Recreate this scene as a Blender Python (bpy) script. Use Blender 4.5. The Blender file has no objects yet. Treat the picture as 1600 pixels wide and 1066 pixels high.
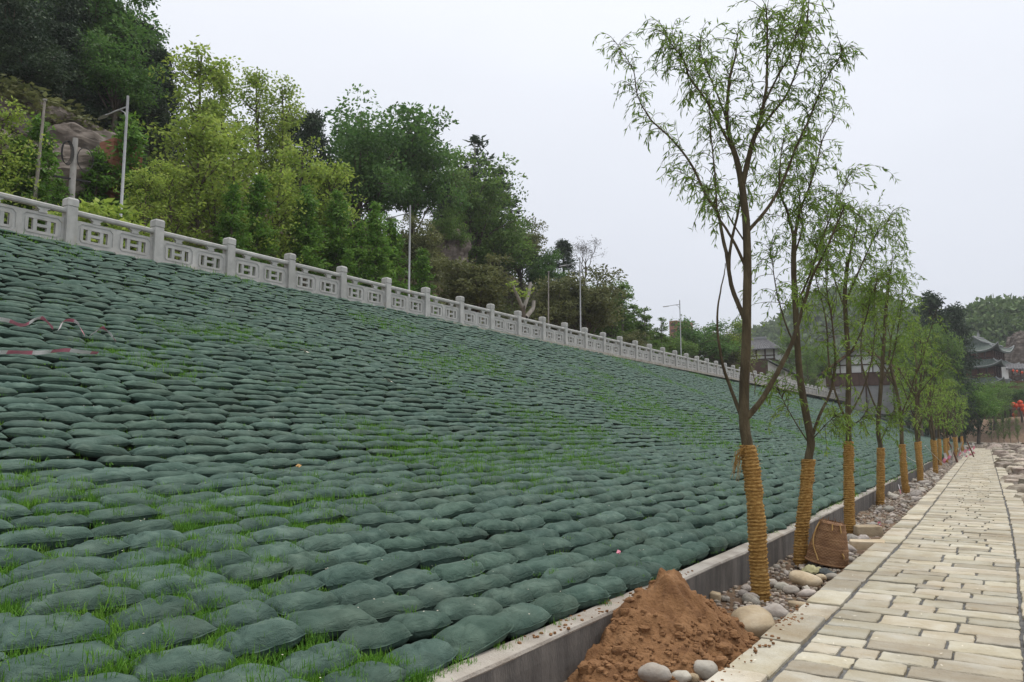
import bpy, math, random
import numpy as np
from mathutils import Vector, Matrix, Euler
SC = bpy.context.scene
COL = SC.collection
R_ = math.radians

# ---------------------------------------------------------------- camera
CAMZ = 1.55
F_PX, VPX, VPY = 1220.0, 780.0, -144.0
PITCH = math.atan2(144.0, F_PX)
YAW = R_(32.413)
cam_d = bpy.data.cameras.new('camera')
cam = bpy.data.objects.new('camera', cam_d); COL.objects.link(cam)
cam.location = (0, 0, CAMZ)
cam.rotation_euler = (R_(90) + PITCH, 0, YAW)
cam_d.sensor_width = 36.0
cam_d.lens = 36.0 * F_PX / 1600.0
cam_d.clip_start = 0.05
cam_d.clip_end = 3000
SC.camera = cam

# ---------------------------------------------------------------- world: pale overcast sky
SUN_EL, SUN_AZ = R_(70), R_(25)
W = bpy.data.worlds.new('World'); SC.world = W; W.use_nodes = True
nt = W.node_tree; nt.nodes.clear()
o_ = nt.nodes.new('ShaderNodeOutputWorld')
sky = nt.nodes.new('ShaderNodeTexSky'); sky.sky_type = 'NISHITA'; sky.sun_disc = False
sky.sun_elevation = SUN_EL; sky.sun_rotation = SUN_AZ; sky.dust_density = 4.0; sky.air_density = 1.0
b1 = nt.nodes.new('ShaderNodeBackground'); b1.inputs['Strength'].default_value = 0.1
nt.links.new(sky.outputs[0], b1.inputs['Color'])
tc = nt.nodes.new('ShaderNodeTexCoord'); sep = nt.nodes.new('ShaderNodeSeparateXYZ')
nt.links.new(tc.outputs['Generated'], sep.inputs[0])
cr = nt.nodes.new('ShaderNodeValToRGB')
cr.color_ramp.elements[0].position = 0.0; cr.color_ramp.elements[0].color = (0.60, 0.645, 0.715, 1)
cr.color_ramp.elements[1].position = 1.0; cr.color_ramp.elements[1].color = (1.0, 1.0, 1.0, 1)          # overcast: brightest overhead
for p_, c_ in ((.2, (.52, .54, .59)), (.42, (.61, .63, .675)), (.62, (.70, .715, .75))): e = cr.color_ramp.elements.new(p_); e.color = (*c_, 1)
cr.color_ramp.elements[0].color = (.455, .485, .54, 1)
nt.links.new(sep.outputs['Z'], cr.inputs[0])
cn = nt.nodes.new('ShaderNodeTexNoise'); cn.inputs['Scale'].default_value = 1.6; cn.inputs['Detail'].default_value = 4     # faint cloud tone
cmap = nt.nodes.new('ShaderNodeMapping'); cmap.inputs['Scale'].default_value = (1, 1, 2.6); nt.links.new(tc.outputs['Generated'], cmap.inputs[0]); nt.links.new(cmap.outputs[0], cn.inputs['Vector'])
cmr = nt.nodes.new('ShaderNodeMapRange'); nt.links.new(cn.outputs[0], cmr.inputs[0]); cmr.inputs[1].default_value = .3; cmr.inputs[2].default_value = .7; cmr.inputs[3].default_value = .955; cmr.inputs[4].default_value = 1.03
cmul = nt.nodes.new('ShaderNodeVectorMath'); cmul.operation = 'SCALE'; nt.links.new(cr.outputs[0], cmul.inputs[0]); nt.links.new(cmr.outputs[0], cmul.inputs['Scale'])
b2 = nt.nodes.new('ShaderNodeBackground'); b2.inputs['Strength'].default_value = 1.30
nt.links.new(cmul.outputs[0], b2.inputs['Color'])
mx = nt.nodes.new('ShaderNodeMixShader'); mx.inputs[0].default_value = 0.9
nt.links.new(b1.outputs[0], mx.inputs[1]); nt.links.new(b2.outputs[0], mx.inputs[2])
nt.links.new(mx.outputs[0], o_.inputs[0])
sd = bpy.data.lights.new('sun', 'SUN'); sd.energy = 1.5; sd.angle = R_(25); sd.color = (1, 0.96, 0.9)
sun = bpy.data.objects.new('sun', sd); COL.objects.link(sun)
# direction the sun comes from (azimuth measured from +Y clockwise)
_sv = Vector((math.sin(SUN_AZ) * math.cos(SUN_EL), math.cos(SUN_AZ) * math.cos(SUN_EL), math.sin(SUN_EL)))
sun.rotation_euler = _sv.to_track_quat('Z', 'Y').to_euler()
SC.view_settings.view_transform = 'Standard'
SC.view_settings.look = 'None'
SC.view_settings.exposure = 0.28
SC.view_settings.gamma = 1.0
SC.view_settings.use_curve_mapping = False
SC.cycles.max_bounces = 6; SC.cycles.transparent_max_bounces = 4
SC.cycles.volume_bounces = 0

# ---------------------------------------------------------------- helpers
_p = PITCH
_U = np.array([0, math.cos(_p), math.sin(_p)])
_Y = np.array([VPX, VPY, F_PX]); _Y /= np.linalg.norm(_Y)
_X = np.cross(_U, _Y); _X = _X if _X[0] > 0 else -_X
RM = np.stack([_X, _Y, _U])
def ray(x, y): return RM @ np.array([x - 800.0, -(y - 533.0), F_PX])
def at_x(x, y, X): d = ray(x, y); return d * (X / d[0]) + np.array([0, 0, CAMZ])
def at_y(x, y, Y): d = ray(x, y); return d * (Y / d[1]) + np.array([0, 0, CAMZ])
def at_z(x, y, z): d = ray(x, y); return d * ((z - CAMZ) / d[2]) + np.array([0, 0, CAMZ])
def proj(P):
    c = (np.asarray(P, float) - [0, 0, CAMZ]) @ RM
    w = np.where(np.abs(c[..., 2]) < 1e-6, 1e-6, c[..., 2])
    return 800 + F_PX * c[..., 0] / w, 533 - F_PX * c[..., 1] / w, c[..., 2]

def _hash(i, j, k, s):
    n = (i * 374761393 + j * 668265263 + k * 2147483647 + s * 1274126177) & 0xFFFFFFFF
    n = ((n ^ (n >> 13)) * 1274126177) & 0xFFFFFFFF
    n = n ^ (n >> 16)
    return (n & 0xFFFF) / 32767.5 - 1.0
def vn(P, seed=0):
    P = np.asarray(P, float); I = np.floor(P).astype(np.int64); f = P - I; f = f * f * (3 - 2 * f)
    r = 0
    for a in (0, 1):
        for b in (0, 1):
            for c in (0, 1):
                w = (f[..., 0] if a else 1 - f[..., 0]) * (f[..., 1] if b else 1 - f[..., 1]) * (f[..., 2] if c else 1 - f[..., 2])
                r = r + w * _hash(I[..., 0] + a, I[..., 1] + b, I[..., 2] + c, seed)
    return r
def fbm(P, seed=0, oct=3):
    P = np.asarray(P, float); r = 0; a = 1.0
    for o in range(oct): r = r + a * vn(P * 2 ** o, seed + o * 17); a *= .5
    return r
def sstep(a, b, x):
    t = np.clip((np.asarray(x, float) - a) / (b - a), 0, 1); return t * t * (3 - 2 * t)
def nrm(v): return v / np.maximum(np.linalg.norm(v, axis=-1, keepdims=True), 1e-9)

class MB:
    """collects vertices and faces for one mesh"""
    def __init__(s): s.V = []; s.F = []; s.T = []; s.n = 0
    def add(s, V, F, tint=None):
        V = np.asarray(V, float).reshape(-1, 3); F = np.asarray(F, np.int64)
        if len(V) == 0 or len(F) == 0: return
        s.V.append(V); s.F.append(F + s.n); s.n += len(V)
        t = np.zeros(len(F)) if tint is None else np.broadcast_to(np.asarray(tint, float), (len(F),))
        s.T.append(t)
    def mesh(s, name, smooth=False, tint=False):
        me = bpy.data.meshes.new(name)
        V = np.concatenate(s.V); me.vertices.add(len(V)); me.vertices.foreach_set('co', V.astype(np.float32).ravel())
        loops = np.concatenate([f.ravel() for f in s.F]); tot = np.concatenate([np.full(len(f), f.shape[1]) for f in s.F])
        st = np.r_[0, np.cumsum(tot)[:-1]]
        me.loops.add(len(loops)); me.loops.foreach_set('vertex_index', loops.astype(np.int32))
        me.polygons.add(len(tot)); me.polygons.foreach_set('loop_start', st.astype(np.int32)); me.polygons.foreach_set('loop_total', tot.astype(np.int32))
        me.update(calc_edges=True)
        me.polygons.foreach_set('use_smooth', np.full(len(tot), bool(smooth)))
        if tint:
            a = me.attributes.new('tint', 'FLOAT', 'FACE'); a.data.foreach_set('value', np.concatenate(s.T).astype(np.float32))
        return me
    def box(s, c, d, rz=0.0, tint=None):
        c = np.asarray(c, float); x, y, z = [v / 2 for v in d]
        V = np.array([(-x, -y, -z), (x, -y, -z), (x, y, -z), (-x, y, -z), (-x, -y, z), (x, -y, z), (x, y, z), (-x, y, z)])
        if rz: k, q = math.cos(rz), math.sin(rz); V = V @ np.array([[k, q, 0], [-q, k, 0], [0, 0, 1]])
        s.add(V + c, [(0, 3, 2, 1), (4, 5, 6, 7), (0, 1, 5, 4), (1, 2, 6, 5), (2, 3, 7, 6), (3, 0, 4, 7)], tint)
    def bar(s, a, b, w, h=None, tint=None):
        """square bar from a to b"""
        h = h or w; a = np.asarray(a, float); b = np.asarray(b, float); d = nrm(b - a)
        u = np.array([0, 0, 1.0]) if abs(d[2]) < .95 else np.array([1.0, 0, 0])
        r = nrm(np.cross(d, u)); u = np.cross(r, d); V = []
        for P in (a, b):
            for (p, q) in ((-1, -1), (1, -1), (1, 1), (-1, 1)): V.append(P + r * p * w / 2 + u * q * h / 2)
        s.add(V, [(3, 2, 1, 0), (4, 5, 6, 7), (0, 1, 5, 4), (1, 2, 6, 5), (2, 3, 7, 6), (3, 0, 4, 7)], tint)
    def tube(s, pts, rad, n=8, cap=True, tint=None, jit=0, rng=None):
        P = np.asarray(pts, float); m = len(P); rad = np.broadcast_to(np.asarray(rad, float), (m,))
        T = np.gradient(P, axis=0); T = nrm(T)
        u = np.array([1.0, 0, 0]) if abs(T[0][0]) < .9 else np.array([0, 1.0, 0])
        A = []; prev = u
        for t in T:
            a = prev - t * np.dot(prev, t); a = a / max(np.linalg.norm(a), 1e-9); A.append(a); prev = a
        A = np.array(A); B = np.cross(T, A)
        th = np.linspace(0, 2 * np.pi, n, endpoint=False)
        rr = rad[:, None] * (1 + (jit * rng.standard_normal((m, n)) if jit else 0))
        V = P[:, None, :] + rr[..., None] * (np.cos(th)[None, :, None] * A[:, None, :] + np.sin(th)[None, :, None] * B[:, None, :])
        i = np.arange(m - 1)[:, None] * n; j = np.arange(n)[None, :]; k = (j + 1) % n
        F = np.stack([i + j, i + k, i + n + k, i + n + j], -1).reshape(-1, 4)
        s.add(V.reshape(-1, 3), F, tint)
        if cap:
            V2 = np.vstack([V[-1], P[-1:]]); s.add(V2, [(a, (a + 1) % n, n) for a in range(n)], tint)
    def lathe(s, prof, n=16, c=(0, 0, 0), tint=None):
        prof = np.asarray(prof, float); m = len(prof); th = np.linspace(0, 2 * np.pi, n, endpoint=False)
        V = np.stack([prof[:, None, 0] * np.cos(th), prof[:, None, 0] * np.sin(th), np.repeat(prof[:, 1:2], n, 1)], -1) + np.asarray(c)
        i = np.arange(m - 1)[:, None] * n; j = np.arange(n)[None, :]; k = (j + 1) % n
        s.add(V.reshape(-1, 3), np.stack([i + j, i + k, i + n + k, i + n + j], -1).reshape(-1, 4), tint)
    def grid(s, P, tint=None):
        """P: (m,n,3) array of points"""
        m, n = P.shape[:2]; i = np.arange(m - 1)[:, None] * n; j = np.arange(n - 1)[None, :]
        s.add(P.reshape(-1, 3), np.stack([i + j, i + j + 1, i + n + j + 1, i + n + j], -1).reshape(-1, 4), tint)

def obj(name, mb, mat, parent=None, smooth=False, tint=False, loc=None, rot=None):
    me = mb if isinstance(mb, bpy.types.Mesh) else mb.mesh(name, smooth, tint)
    if mat is not None and len(me.materials) == 0: me.materials.append(mat)
    o = bpy.data.objects.new(name, me); COL.objects.link(o)
    if parent is not None: o.parent = parent
    if loc is not None: o.location = loc
    if rot is not None: o.rotation_euler = rot
    return o
def tag(o, label=None, cat=None, group=None, kind=None):
    if label: o['label'] = label
    if cat: o['category'] = cat
    if group: o['group'] = group
    if kind: o['kind'] = kind
    return o
def empty(name, loc=(0, 0, 0), rz=0.0):
    o = bpy.data.objects.new(name, None); COL.objects.link(o); o.location = loc; o.rotation_euler = (0, 0, rz); o.empty_display_size = .2
    return o
ORD = ['', 'first', 'second', 'third', 'fourth', 'fifth', 'sixth', 'seventh', 'eighth', 'ninth', 'tenth', 'eleventh', 'twelfth', 'thirteenth', 'fourteenth', 'fifteenth', 'sixteenth', 'seventeenth', 'eighteenth', 'nineteenth', 'twentieth']
_TENS = {2: 'twenty', 3: 'thirty', 4: 'forty', 5: 'fifty'}
def ordw(n):
    if n <= 20: return ORD[n]
    t, u = divmod(n, 10); return {2: 'twentieth', 3: 'thirtieth', 4: 'fortieth', 5: 'fiftieth'}[t] if u == 0 else _TENS[t] + '-' + ORD[u]

# ---------------------------------------------------------------- materials
def mat(name, cols, scale=4.0, rough=.85, bump=0.0, bscale=40.0, ov=0.0, tint=0.0, stretch=(1, 1, 1), transl=0.0, obj_space=True, spec=.3, detail=6, hv=0.0):
    """noise-driven colour ramp; ov = brightness change per object, tint = per face attribute"""
    m = bpy.data.materials.new(name); m.use_nodes = True; t = m.node_tree; N = t.nodes; Lk = t.links.new
    bs = N['Principled BSDF']; out = N['Material Output']
    g = N.new('ShaderNodeTexCoord') if obj_space else N.new('ShaderNodeNewGeometry')
    src = g.outputs['Object'] if obj_space else g.outputs['Position']
    mp = N.new('ShaderNodeMapping'); mp.inputs['Scale'].default_value = stretch; Lk(src, mp.inputs[0])
    oi = N.new('ShaderNodeObjectInfo')
    if obj_space:
        sc = N.new('ShaderNodeVectorMath'); sc.operation = 'SCALE'; sc.inputs[0].default_value = (17.3, 9.1, 5.7); Lk(oi.outputs['Random'], sc.inputs['Scale'])
        ad = N.new('ShaderNodeVectorMath'); Lk(mp.outputs[0], ad.inputs[0]); Lk(sc.outputs[0], ad.inputs[1]); vec = ad.outputs[0]
    else: vec = mp.outputs[0]
    nz = N.new('ShaderNodeTexNoise'); nz.inputs['Scale'].default_value = scale; nz.inputs['Detail'].default_value = detail; nz.inputs['Roughness'].default_value = .6
    Lk(vec, nz.inputs['Vector'])
    rp = N.new('ShaderNodeValToRGB'); el = rp.color_ramp.elements; k = len(cols)
    el[0].position = .28; el[0].color = (*cols[0], 1); el[1].position = .72; el[1].color = (*cols[-1], 1)
    for i in range(1, k - 1): q = el.new(.28 + .44 * i / (k - 1)); q.color = (*cols[i], 1)
    fac = nz.outputs[0]
    at = N.new('ShaderNodeAttribute'); at.attribute_name = 'tint'
    if tint:
        ma = N.new('ShaderNodeMath'); ma.operation = 'MULTIPLY_ADD'; Lk(at.outputs['Fac'], ma.inputs[0]); ma.inputs[1].default_value = tint; Lk(fac, ma.inputs[2]); fac = ma.outputs[0]
    Lk(fac, rp.inputs[0]); colr = rp.outputs[0]
    if ov or hv:
        hs = N.new('ShaderNodeHueSaturation'); Lk(colr, hs.inputs['Color'])
        add = N.new('ShaderNodeMath'); add.operation = 'ADD'; Lk(oi.outputs['Random'], add.inputs[0]); Lk(at.outputs['Fac'], add.inputs[1])
        fr = N.new('ShaderNodeMath'); fr.operation = 'FRACT'; Lk(add.outputs[0], fr.inputs[0])
        mr = N.new('ShaderNodeMapRange'); Lk(fr.outputs[0], mr.inputs[0]); mr.inputs[3].default_value = 1 - ov; mr.inputs[4].default_value = 1 + ov
        Lk(mr.outputs[0], hs.inputs['Value'])
        if hv:
            m2 = N.new('ShaderNodeMath'); m2.operation = 'MULTIPLY'; Lk(fr.outputs[0], m2.inputs[0]); m2.inputs[1].default_value = 7.31
            f2 = N.new('ShaderNodeMath'); f2.operation = 'FRACT'; Lk(m2.outputs[0], f2.inputs[0])
            r2 = N.new('ShaderNodeMapRange'); Lk(f2.outputs[0], r2.inputs[0]); r2.inputs[3].default_value = .5 - hv; r2.inputs[4].default_value = .5 + hv; Lk(r2.outputs[0], hs.inputs['Hue'])
        colr = hs.outputs[0]
    Lk(colr, bs.inputs['Base Color']); bs.inputs['Roughness'].default_value = rough
    bs.inputs['Specular IOR Level'].default_value = spec
    if bump:
        n2 = N.new('ShaderNodeTexNoise'); n2.inputs['Scale'].default_value = bscale; n2.inputs['Detail'].default_value = 5; Lk(vec, n2.inputs['Vector'])
        bp = N.new('ShaderNodeBump'); bp.inputs['Strength'].default_value = bump; bp.inputs['Distance'].default_value = .02; Lk(n2.outputs[0], bp.inputs['Height']); Lk(bp.outputs[0], bs.inputs['Normal'])
    if transl:
        tr = N.new('ShaderNodeBsdfTranslucent'); Lk(colr, tr.inputs['Color'])
        ms = N.new('ShaderNodeMixShader'); ms.inputs[0].default_value = transl; Lk(bs.outputs[0], ms.inputs[1]); Lk(tr.outputs[0], ms.inputs[2]); Lk(ms.outputs[0], out.inputs[0])
    return m

M = {}
M['bag'] = mat('bag_fabric', [(.038, .070, .055), (.066, .109, .087), (.110, .163, .130)], 5, .75, .35, 130, ov=.13, spec=.12, hv=.010)
def bag_folds(m):
    t = m.node_tree; N = t.nodes; Lk = t.links.new; bs = N['Principled BSDF']; old = bs.inputs['Normal'].links[0].from_node
    tc_ = N.new('ShaderNodeNewGeometry'); mp = N.new('ShaderNodeMapping'); mp.inputs['Scale'].default_value = (2.2, .8, 2.2); mp.inputs['Rotation'].default_value = (.3, .2, .5); Lk(tc_.outputs['Position'], mp.inputs[0])
    nz = N.new('ShaderNodeTexNoise'); nz.inputs['Scale'].default_value = 9; nz.inputs['Detail'].default_value = 4; nz.inputs['Distortion'].default_value = 1.6; Lk(mp.outputs[0], nz.inputs['Vector'])
    b = N.new('ShaderNodeBump'); b.inputs['Strength'].default_value = .55; b.inputs['Distance'].default_value = .03; Lk(nz.outputs[0], b.inputs['Height']); Lk(b.outputs[0], old.inputs['Normal'])
    # soil dust caught in the weave
    n2 = N.new('ShaderNodeTexNoise'); n2.inputs['Scale'].default_value = 1.7; n2.inputs['Detail'].default_value = 8; n2.inputs['Roughness'].default_value = .7; Lk(tc_.outputs['Position'], n2.inputs['Vector'])
    mr = N.new('ShaderNodeMapRange'); Lk(n2.outputs[0], mr.inputs[0]); mr.inputs[1].default_value = .48; mr.inputs[2].default_value = .78; mr.inputs[4].default_value = .35
    mxn = N.new('ShaderNodeMixRGB'); src = bs.inputs['Base Color'].links[0].from_socket; Lk(mr.outputs[0], mxn.inputs[0]); Lk(src, mxn.inputs[1]); mxn.inputs[2].default_value = (.105, .115, .085, 1); Lk(mxn.outputs[0], bs.inputs['Base Color'])
bag_folds(M['bag'])
M['grass'] = mat('grass', [(.05, .15, .012), (.09, .235, .018), (.16, .32, .035)], 3, .6, transl=.3, tint=.5, obj_space=False)
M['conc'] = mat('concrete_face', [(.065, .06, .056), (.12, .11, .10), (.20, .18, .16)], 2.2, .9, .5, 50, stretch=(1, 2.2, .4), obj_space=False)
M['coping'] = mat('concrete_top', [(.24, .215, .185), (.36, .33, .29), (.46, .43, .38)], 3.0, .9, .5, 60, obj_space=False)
M['soil'] = mat('soil', [(.10, .062, .038), (.16, .105, .066), (.23, .165, .11)], 3.5, .95, .9, 60, obj_space=False)
M['soilwet'] = mat('mound_soil', [(.13, .062, .027), (.215, .11, .048), (.29, .158, .075)], 5, .95, .9, 45)
M['ground'] = mat('earth', [(.11, .075, .045), (.19, .14, .095), (.28, .225, .16)], 1.6, .95, .8, 30, obj_space=False)
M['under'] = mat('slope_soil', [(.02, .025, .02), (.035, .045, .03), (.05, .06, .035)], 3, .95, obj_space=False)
M['pave'] = mat('paving_sandstone', [(.315, .26, .17), (.40, .36, .275), (.47, .45, .385)], 2.2, .85, .45, 45, ov=.22, spec=.25, hv=.007)
M['mortar'] = mat('mortar', [(.07, .07, .07), (.12, .12, .12), (.20, .195, .185)], 9, .9, .6, 60, obj_space=False)
M['granite'] = mat('pale_granite', [(.33, .33, .315), (.42, .42, .40), (.50, .495, .475)], 3.0, .85, .25, 90, ov=.05)
M['granite_cut'] = mat('pale_granite_groove', [(.31, .315, .305), (.39, .395, .38), (.46, .46, .445)], 3.0, .85, .25, 90)
M['stone'] = mat('river_stone', [(.20, .18, .155), (.36, .325, .28), (.46, .43, .385)], 3.5, .75, .3, 40, ov=.3, hv=.025)
M['stoneY'] = mat('yellow_stone', [(.27, .205, .125), (.43, .34, .22), (.52, .44, .32)], 3.5, .75, .3, 40, ov=.15)
M['gravel'] = mat('gravel', [(.17, .135, .10), (.30, .25, .20), (.42, .38, .33)], 6, .85, tint=.0, ov=.35, hv=.02)
M['straw'] = mat('straw_rope', [(.17, .082, .020), (.38, .21, .055), (.62, .41, .15)], 26, .9, .8, 120, stretch=(1, 1, 3))
M['bark'] = mat('willow_bark', [(.045, .034, .020), (.080, .062, .035), (.13, .105, .060)], 14, .9, .8, 60, stretch=(1, 1, .3))
M['wleaf'] = mat('willow_leaf', [(.10, .175, .026), (.16, .26, .042), (.25, .36, .068)], 2, .55, transl=.52, tint=.55)
M['wicker'] = mat('wicker', [(.15, .075, .035), (.235, .125, .06), (.33, .195, .10)], 7, .7, .4, 90, stretch=(1, 1, 2.5))
M['bamboo'] = mat('bamboo_strip', [(.36, .20, .06), (.50, .32, .12)], 8, .6)
M['lampmetal'] = mat('lamp_metal', [(.27, .28, .285), (.36, .37, .375)], 6, .5)
M['pole'] = mat('concrete_pole', [(.27, .26, .24), (.38, .37, .35)], 6, .85, .2)
M['wire'] = mat('black_cable', [(.012, .012, .012), (.02, .02, .02)], 6, .6)
M['hill'] = mat('hillside', [(.045, .032, .020), (.085, .06, .035), (.05, .055, .022), (.15, .125, .10)], .35, .95, .9, 3, obj_space=False)
M['rock'] = mat('cliff_rock', [(.05, .04, .032), (.115, .095, .078), (.22, .19, .165)], 1.1, .9, 1.0, 2.5, stretch=(1, 1, 2.2), obj_space=False)
M['trunk'] = mat('trunk_bark', [(.05, .04, .03), (.10, .08, .06), (.17, .145, .115)], 5, .9, .5, 30, stretch=(1, 1, .3))
M['trunkpale'] = mat('pale_trunk', [(.20, .18, .155), (.36, .335, .295)], 5, .9, .4, 30, stretch=(1, 1, .4))
def leafm(k, a, b, c, tr=.3): M[k] = mat(k, [a, b, c], .6, .6, transl=tr, tint=.45, ov=.18, hv=.012)
leafm('leaf_dark', (.020, .042, .022), (.034, .062, .030), (.058, .092, .040), .2)
leafm('leaf_broad', (.040, .095, .020), (.074, .16, .034), (.125, .24, .052), .4)
leafm('leaf_mid', (.065, .12, .024), (.11, .195, .04), (.18, .29, .062), .42)
leafm('leaf_lime', (.15, .22, .034), (.25, .345, .058), (.38, .48, .10), .5)
leafm('leaf_feather', (.06, .14, .018), (.105, .22, .03), (.17, .31, .05), .42)
leafm('leaf_olive', (.072, .085, .030), (.125, .14, .050), (.20, .215, .082), .32)
leafm('leaf_bare', (.065, .060, .055), (.10, .092, .085), (.14, .13, .12), .1)
leafm('leaf_far', (.040, .080, .026), (.080, .135, .042), (.14, .21, .065), .3)
M['shrub'] = mat('undergrowth_leaf', [(.035, .065, .018), (.07, .11, .028), (.11, .115, .045), (.15, .20, .05)], .22, .7, transl=.25, tint=.35, obj_space=False)
M['roof'] = mat('grey_roof_tile', [(.055, .055, .058), (.10, .10, .105), (.15, .15, .155)], 3, .8, .4, 12)
M['roofgreen'] = mat('green_roof_tile', [(.045, .062, .052), (.075, .10, .083), (.12, .145, .125)], 3, .7, .4, 12)
M['ridge'] = mat('pale_ridge', [(.22, .23, .23), (.32, .33, .33)], 3, .8)
M['plaster'] = mat('white_plaster', [(.58, .58, .56), (.72, .72, .70)], 1.5, .9)
M['greyplaster'] = mat('grey_plaster', [(.21, .205, .205), (.29, .285, .285), (.34, .335, .33)], 1.2, .9, .3)
M['timber'] = mat('dark_timber', [(.045, .022, .014), (.08, .038, .024)], 4, .7)
M['redtimber'] = mat('red_brown_timber', [(.10, .042, .026), (.16, .068, .04)], 4, .7)
M['board'] = mat('brown_boards', [(.075, .040, .028), (.13, .072, .05)], 2, .8)
M['lantern'] = mat('red_lantern', [(.55, .05, .015), (.75, .10, .025)], 4, .5)
M['tape_r'] = mat('tape_red', [(.62, .16, .24), (.72, .28, .35)], 8, .4)
M['tape_w'] = mat('tape_white', [(.68, .64, .64), (.80, .77, .77)], 8, .4)
M['paper'] = mat('paper_scrap', [(.70, .62, .48), (.80, .75, .66)], 8, .7)
M['sack'] = mat('crumpled_sack', [(.30, .27, .13), (.42, .39, .22)], 6, .7)
M['sackdark'] = mat('dark_sack', [(.03, .035, .035), (.07, .08, .08)], 6, .7)
M['rope'] = mat('white_rope', [(.5, .48, .44), (.62, .6, .56)], 8, .8)
M['brick'] = mat('red_brick', [(.20, .085, .05), (.30, .14, .085)], 3, .9)

def dirt(k, col, scale, lo, hi, amt, stretch=(1, 1, 1)):
    t = M[k].node_tree; N = t.nodes; Lk = t.links.new; bs = N['Principled BSDF']; g_ = N.new('ShaderNodeNewGeometry'); mp = N.new('ShaderNodeMapping'); mp.inputs['Scale'].default_value = stretch; Lk(g_.outputs['Position'], mp.inputs[0])
    n2 = N.new('ShaderNodeTexNoise'); n2.inputs['Scale'].default_value = scale; n2.inputs['Detail'].default_value = 9; n2.inputs['Roughness'].default_value = .68; Lk(mp.outputs[0], n2.inputs['Vector'])
    mr = N.new('ShaderNodeMapRange'); Lk(n2.outputs[0], mr.inputs[0]); mr.inputs[1].default_value = lo; mr.inputs[2].default_value = hi; mr.inputs[4].default_value = amt
    q = N.new('ShaderNodeMixRGB'); src = bs.inputs['Base Color'].links[0].from_socket; Lk(mr.outputs[0], q.inputs[0]); Lk(src, q.inputs[1]); q.inputs[2].default_value = (*col, 1); Lk(q.outputs[0], bs.inputs['Base Color'])
dirt('pave', (.22, .185, .135), 1.1, .50, .74, .6); dirt('pave', (.30, .22, .11), 3.3, .56, .72, .45)
dirt('granite', (.24, .235, .215), 1.6, .48, .75, .55, (1, 1.6, .35)); dirt('granite', (.42, .33, .20), 2.3, .60, .74, .4)
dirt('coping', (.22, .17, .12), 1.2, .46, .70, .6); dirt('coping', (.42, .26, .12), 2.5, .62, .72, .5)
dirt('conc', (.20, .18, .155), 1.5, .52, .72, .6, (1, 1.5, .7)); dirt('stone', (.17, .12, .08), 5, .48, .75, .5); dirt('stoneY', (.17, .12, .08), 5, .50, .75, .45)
rng = np.random.default_rng(7)

# ================================================================ THE SETTING
def pathx(Y):                                            # the path bears a little to the left as it goes
    q = np.asarray(Y, float) - 13; return -.0235 * (np.sqrt(q * q + 16) + q) / 2
# ground sheet to the horizon, a little uneven
g = MB()
g.add([(-400, -60, -.42), (500, -60, -.42), (500, 900, -.42), (-400, 900, -.42)], [(0, 1, 2, 3)])
tag(obj('ground', g, M['ground']), 'bare brown earth reaching away around the path', 'ground', kind='structure')
# strip of earth between wall and path
ys = np.r_[np.linspace(1.5, 16, 146), np.linspace(16.4, 110, 120)]; us = np.linspace(0, 1, 22)
P = np.zeros((len(ys), len(us), 3)); P[..., 1] = ys[:, None]
P[..., 0] = (-2.70 + us * 1.03)[None, :] + pathx(ys)[:, None]
P[..., 2] = -.115 + .05 * fbm(P * [1.7, 1.3, 1] + 3.1, 3) + .02 * fbm(P * 9, 5) + .04 * sstep(.75, 1, us)[None, :] - .02
g = MB(); g.grid(P[:, ::-1]); tag(obj('earth_strip', g, M['soil'], smooth=True), 'strip of brown stony earth between low wall and path', 'ground', kind='structure')
# earth to the right of the path
us = np.linspace(0, 1, 26); P = np.zeros((len(ys), len(us), 3)); P[..., 1] = ys[:, None]
P[..., 0] = (.33 + us ** 1.5 * 14)[None, :] + pathx(ys)[:, None]
P[..., 2] = -.16 + .10 * fbm(P * [.8, .7, 1] + 9.1, 13) + .03 * fbm(P * 6, 15) - .5 * sstep(.2, .7, us)[None, :] * sstep(40, 20, ys)[:, None]
g = MB(); g.grid(P[:, ::-1]); tag(obj('rubble_verge', g, M['ground'], smooth=True), 'rough stony verge at the right side of the path', 'ground', kind='structure')

# ---------------------------------------------------------------- path of sandstone slabs
path = MB()
yy = np.linspace(.5, 100, 120); P = np.zeros((len(yy), 2, 3)); P[..., 1] = yy[:, None]; P[:, 0, 0] = -1.69 + pathx(yy); P[:, 1, 0] = .33 + pathx(yy); P[..., 2] = -.022
path.grid(P[:, ::-1])
for side in (-1.69, .33):                                # its two flanks
    P = np.zeros((len(yy), 2, 3)); P[..., 1] = yy[:, None]; P[..., 0] = (side + pathx(yy))[:, None]; P[:, 0, 2] = -.022; P[:, 1, 2] = -.35; path.grid(P)
path_o = tag(obj('path', path, M['mortar']), 'straight path paved with pale sandstone slabs between kerb stones', 'path', kind='structure')

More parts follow.
